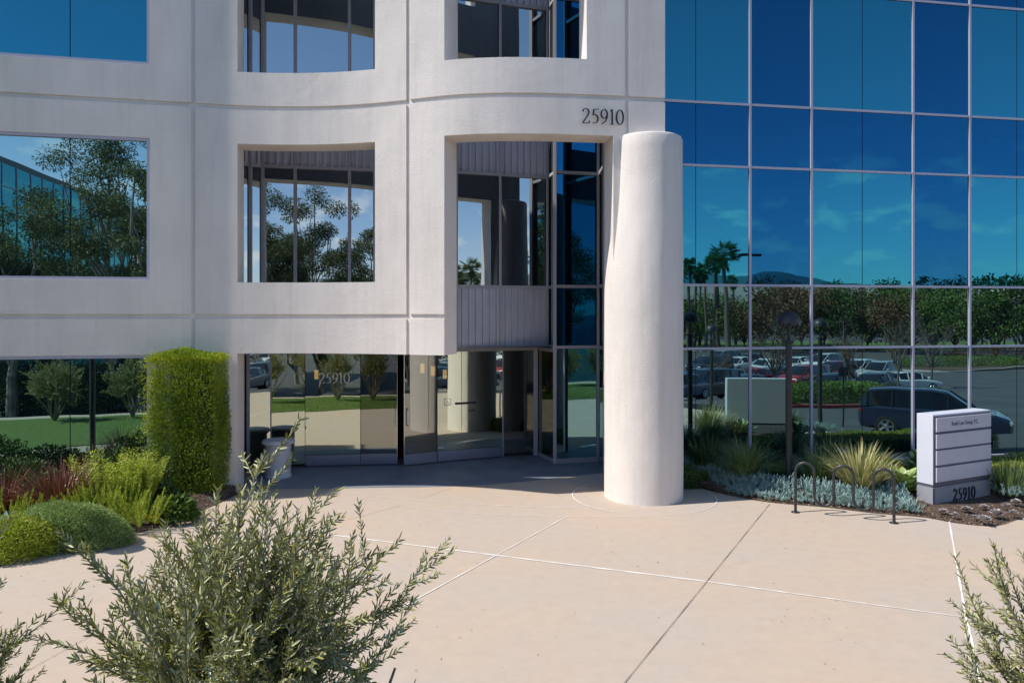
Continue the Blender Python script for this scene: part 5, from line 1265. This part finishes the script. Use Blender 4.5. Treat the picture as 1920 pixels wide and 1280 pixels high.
mhedge('island_hedge', 1690, 1900, 79, 80, 3.0, 1.0, 'box', 'low island hedge mirrored above the dark suv', 301, 7000, .16)
mhedge('island_hedge', 1780, 1990, 84, 92, 2.5, 1.5, 'rust', 'brownish island shrubs mirrored at the right edge', 302, 5000, .18)
# street sign seen from behind
x, y = mir(1583, 30); rs = empty('street_sign', (x, y, ter(x, y)-.09), 0, 'small street sign on a thin pole, mirrored from behind', 'sign')
MB().tube([(0, 0, 0), (0, 0, 2.4)], .035, 8).build('pole', M['rack'], rs, world=False); MB().box(-.24, .24, -.02, .0, 2.05, 2.42).build('sign_plate', M['black_metal'], rs, world=False)
# tall parking light with two heads
x, y = mir(1408, 62); pk = empty('parking_light', (x, y, ter(x, y)-.09), 0, 'tall two headed parking lot light mirrored beside the palms', 'street lamp')
MB().tube([(0, 0, 0), (0, 0, 10.6)], [.11, .09], 10).build('pole', M['black_metal'], pk, world=False); MB().lathe([(.3, 0), (.3, .7), (.1, .72)], n=14).build('footing', M['curb'], pk, world=False)
for s_ in (-1, 1): MB().box(min(s_*.15, s_*1.05), max(s_*.15, s_*1.05), -.2, .2, 10.42, 10.62).build('lamp_head', M['black_metal'], pk, world=False, bevel=.03)
# trees of the lot
for i, (px, D, h, b_, lab) in enumerate(((1455, 41, 4.6, 1.0, 'bare young tree mirrored beside the tall dome lamp'), (1592, 43, 5.0, 1.0, 'bare young tree mirrored left of the white sedan'), (1683, 50, 6.0, 1.0, 'bare young tree mirrored between white sedan and dark suv'),
        (1745, 56, 6.5, 1.0, 'bare young tree mirrored above the dark suv'), (1345, 50, 3.6, 1.0, 'small bare tree mirrored beside the column'))):
    x, y = mir(px, D); tree('bare_tree', (x, y, ter(x, y)-.1), h, h*.33, h*.35, 'rust', lab, 400+i, n=120 if i != 4 else 0, ll=.12, lw=.07, bark='twig_bark', group='bare young trees in the parking lot', clumps=16, tr=.08, limbs=12, bare=1.0)
spec = [(1300, 128, 8, 'green'), (1345, 122, 8.5, 'green'), (1395, 130, 9, 'green'), (1432, 112, 10.5, 'rust'), (1470, 124, 10.5, 'dark_green'), (1505, 118, 12, 'rust'), (1545, 126, 10, 'green'), (1585, 116, 10, 'dark_green'),
        (1625, 124, 10, 'rust'), (1668, 114, 9.5, 'green'), (1705, 106, 9.5, 'rust'), (1748, 102, 9.5, 'green'), (1790, 112, 10.5, 'dark_green'), (1828, 98, 9.5, 'green'), (1872, 92, 9.8, 'dark_green'), (1915, 90, 10, 'green'), (1965, 92, 11, 'dark_green'),
        (1255, 120, 8, 'green'), (1200, 124, 9, 'dark_green'), (1140, 118, 10, 'green'), (1080, 122, 9, 'dark_green'), (1020, 116, 10, 'green'), (950, 120, 11, 'dark_green'), (880, 112, 12, 'green')]
PLACE = ['behind the palm trunks', 'right behind the tallest palm', 'under the tall parking light', 'left of the tall dome lamp top', 'behind the tall dome lamp top', 'left of the second mullion, tallest', 'right of the second mullion', 'left of the middle thin joint', 'right of the middle thin joint', 'left of the third mullion', 'right of the third mullion', 'left of the fourth mullion', 'on the fourth mullion', 'right of the fourth mullion', 'left of the last thin joint', 'at the right picture edge', 'beyond the right picture edge',
         'hidden by the column, right one', 'hidden by the column, left one', 'seen in the narrow glass', 'seen in the inner corner glass', 'seen right of the entrance doors', 'seen over the entrance doors', 'seen left of the entrance doors']
names_ = {'green': 'mid green', 'rust': 'rusty brown', 'dark_green': 'dark green'}
for i, (px, D, h, m_) in enumerate(spec):
    x, y = mir(px, D); tree('broadleaf_tree', (x, y, ter(x, y)), h*(1+.12*math.sin(i*2.3)), 4.3+1.3*math.sin(i*1.7)**2, 1.2+.5*(i % 2), m_, f'{names_[m_]} tree beyond the mirrored parking lot, {PLACE[i]}', 500+i, n=3600, ll=.42, lw=.24, bark='pale_bark' if i % 2 else 'bark', group='trees beyond the parking lot', clumps=40, limbs=11, spread=1.25, tr=.2)
PALM = [(1291, 112, 13.2, 1.6), (1303, 118, 12.2, 1.5), (1324, 116, 12.6, 1.8), (1338, 110, 13.6, 2.0), (1347, 118, 14.2, 2.1), (1365, 104, 14.3, 2.6), (1312, 128, 12.3, 1.6), (1378, 132, 11.5, 1.5), (1657, 140, 10.0, 1.8), (1676, 150, 10.4, 2.0), (1255, 110, 13.0, 2.2), (1238, 118, 11.5, 1.8), (1215, 112, 12.5, 2.0), (1270, 122, 11.8, 1.6)]
ordn = ['first', 'second', 'third', 'fourth', 'fifth', 'sixth', 'seventh', 'eighth', 'ninth', 'tenth', 'eleventh', 'twelfth', 'thirteenth', 'fourteenth']
for i, (px, D, zt, r) in enumerate(PALM):
    x, y = mir(px, D); z = ter(x, y); palm((x, y, z), zt*.87-z-.4, 600+i, ('tallest fan palm of the mirrored cluster, crown spread wide' if i == 5 else f'tall fan palm mirrored in the glass, {ordn[i]} of the palm group'), r=r*0.98, tr=.30 if i in (4, 5) else .22)
# conifer and far belt of trees
x, y = mir(1733, 190); tree('conifer', (x, y, -2.5), 17, 2.2, 1.5, 'dark_green', 'dark pointed conifer over the mirrored far tree belt', 650, n=2200, ll=.6, lw=.3, clumps=30)
R = np.random.RandomState(77); P = []; n = 42000
pxr = 600+1700*R.rand(n); Dm = 190+60*R.rand(n)+90*(R.rand(n)**3)
topz = np.interp(pxr, [600, 1280, 1420, 1560, 1640, 1715, 1800, 1830, 1850, 1990, 2300], [6, 5, 8, 9, 10, 12.0, 12.5, 7, 11, 12.0, 12])
topz = topz*(1+0.16*np.sin(pxr*.13+Dm*.2)+0.1*np.sin(pxr*.41))
XM = (pxr-HX)/F*Dm; zz = -2.5+(topz+2.0)*R.rand(n)**.6*(np.sin(np.clip((Dm-185)/60, .25, 1)*1.6))
q = np.stack([XM, Dm], 1); dd = (q-np.array(RP))@np.array(RN); q = q-2*dd[:, None]*np.array(RN)[None, :]
P = np.stack([q[:, 0], q[:, 1], zz], 1)
tag(leaf_object('far_wood', P, rdirs(R, n), rdirs(R, n), 1.5*(.6+.6*R.rand(n)), .9, M['green'], tint=.2+.5*R.rand(n)), 'far belt of trees mirrored at the horizon', 'wood', kind='stuff')
# white arcade building
a, b = Vector(mir(1255, 175)), Vector(mir(1345, 178)); ab = (b-a).normalized(); ln = (b-a).length
wb = empty('white_building', (a.x, a.y, -2.4), math.atan2(ab.y, ab.x), 'distant white arcaded building mirrored behind the palm trunks', 'building')
MB().box(0, ln, -8, 0, 0, 8.6).build('wall', M['far_white'], wb, world=False); MB().box(-.4, ln+.4, -8.4, .4, 8.61, 9.1).build('roof', M['roof_tile'], wb, world=False)
for k in range(4):
    c = ln*(k+.5)/4
    for yy in (.03, -8.03):
        mb = MB(); ap = [(c-.9, 4.2), (c+.9, 4.2)] + [(c+.9*math.cos(t), 6.4+.9*math.sin(t)) for t in np.linspace(0, math.pi, 9)]
        nn_ = len(ap); mb.v = [(p[0], yy-.02, p[1]) for p in ap]+[(p[0], yy+.02, p[1]) for p in ap]; mb.f = [tuple(range(nn_)), tuple(range(2*nn_-1, nn_-1, -1))]+[(i, (i+1) % nn_, nn_+(i+1) % nn_, nn_+i) for i in range(nn_)]
        mb.build('arched_window', M['car_glass'], wb, world=False)
# hills on the horizon
rp2 = [(300, 522), (700, 520), (900, 508), (1000, 512), (1100, 503), (1200, 512), (1280, 506), (1330, 512), (1375, 516), (1405, 515), (1430, 506), (1445, 505), (1475, 509), (1515, 515), (1560, 527), (1640, 533), (1750, 539), (1900, 545), (2400, 552)]
mb = MB(); nx2 = 260
for j, (dk, hk) in enumerate(((2600, 0.0), (2850, .35), (3100, .68), (3350, .9), (3600, 1.0), (4200, .3))):
    for i in range(nx2+1):
        px = 300+2100*i/nx2; yy = np.interp(px, [a_ for a_, _ in rp2], [b_ for _, b_ in rp2])+0.5*math.sin(px*.11)+.3*math.sin(px*.27)
        zt = (H+(HY-yy)*3600/F)*hk*(1+(.04*math.sin(px*.03+j)) * (1 if j < 4 else 0)); x, y = mir(px, dk); mb.v.append((x, y, -3.3+zt))
for j in range(5):
    for i in range(nx2): a_ = j*(nx2+1)+i; mb.f.append((a_, a_+1, a_+nx2+2, a_+nx2+1))
hl = mb.build('hills', M['hill'], smooth=True); hl['kind'] = 'structure'
# left: gum trees and the neighbouring glass block
for i, (px, D, h, r, lab) in enumerate(((205, 37, 17, 3.6, 'large pale trunked gum tree mirrored in the middle left window'), (262, 31, 11, 2.6, 'smaller white trunked gum tree mirrored at the right frame of that window'), (20, 33, 11, 3.4, 'dark gum tree mirrored at the left picture edge'), (95, 38, 10.5, 3.2, 'gum tree mirrored between the dark and the large one'), (-90, 36, 12, 3.6, 'gum tree beyond the left picture edge'), (330, 44, 15, 3.6, 'tall gum tree mirrored in the curved window, left'), (400, 40, 14, 3.2, 'tall gum tree mirrored in the curved window, right'))):
    x, y = mir(px, D, 'L'); tree('gum_tree', (x, y, ter(x, y)-.1), h, r, h*.28, 'euc', lab, 700+i, n=20000, ll=.15, lw=.05, bark='pale_bark', group='gum trees by the road', clumps=46, limbs=9, tr=.22, drop=.5, spread=.9)
for i, (px, D, s_, lab) in enumerate(((60, 36, 3.0, 'dark bush behind the lawn, first from the left'), (150, 34, 2.6, 'dark bush behind the lawn, second from the left'), (215, 40, 3.0, 'dark bush behind the lawn, third from the left'), (330, 36, 2.8, 'dark bush behind the lawn, fourth from the left'), (-30, 34, 3.0, 'dark bush behind the lawn, beyond the picture edge'))):
    x, y = mir(px, D, 'L'); leafy('roadside_shrub', (x, y, ter(x, y)-.1), (s_*1.5, s_*1.2, s_*.9), 5000, .16, .07, M['dark_green'], lab, 'shrub', 'dark bushes by the road', seed=720+i, inner=.5)
for i, (x, y, h, r, lab) in enumerate(((0.6, -23, 15.5, 3.6, 'dense tall gum tree mirrored in the middle pane of the curved window'), (-2.9, -20, 13, 2.8, 'gum tree mirrored left in the middle pane of the curved window'), (4.4, -27, 13.0, 3.0, 'gum tree mirrored in the right pane of the curved window'), (-7.5, -24, 9, 2.8, 'low gum tree mirrored in the left pane of the curved window'))):
    tree('gum_tree', (x, y, ter(x, y)-.1), h, r, h*.12, 'euc', lab, 760+i, n=22000, ll=.19, lw=.07, bark='pale_bark', group='gum trees by the road', clumps=60, limbs=9, tr=.2, drop=.5, spread=1.0)
def unm(xm, ym):
    q = Vector((xm, ym)); d = (q-LP).dot(LN); q = q-2*d*LN; return (q.x, q.y)
fp = [unm(-27.0, 35), unm(-28.0, 40.8), unm(-30.0, 53), unm(-31.5, 62), unm(-62, 66), unm(-58, 34)]
M['block_glass'] = mirror_glass('block_glass', (.10, .34, .38), inner=(.004, .02, .025)); cx_, cy_ = fp[0]
gb = empty('glass_office_block', (cx_, cy_, -1.6), 0, 'neighbouring teal glass office block mirrored in the middle left window', 'building')
lp_ = [(p[0]-cx_, p[1]-cy_) for p in fp]
MB().prism(lp_, -1.0, 13.4).build('glass_wall', M['block_glass'], gb, world=False); MB().prism([(p[0]*1.004, p[1]*1.004) for p in lp_], 13.41, 13.75).build('roof', M['core'], gb, world=False)
mb = MB()
for k in range(3):
    A_, B_ = Vector(lp_[k]), Vector(lp_[k+1]); l = (B_-A_).length; s_ = 1 if ((B_-A_).x*(-(lp_[4][1]-A_.y))+(B_-A_).y*(lp_[4][0]-A_.x)) > 0 else -1
    for t in np.arange(0, l, 1.55):
        p = A_.lerp(B_, t/l); mb.box(p.x-.035, p.x+.035, p.y-.035, p.y+.035, -1, 13.4)
    d = (B_-A_).normalized(); nq = Vector((d.y, -d.x))*.03
    for z in (2.6, 4.0, 6.7, 8.1, 10.8, 12.2): mb.prism([(A_.x+nq.x, A_.y+nq.y), (B_.x+nq.x, B_.y+nq.y), (B_.x-nq.x, B_.y-nq.y), (A_.x-nq.x, A_.y-nq.y)], z-.03, z+.03)
mb.build('mullions', M['frame'], gb, world=False)
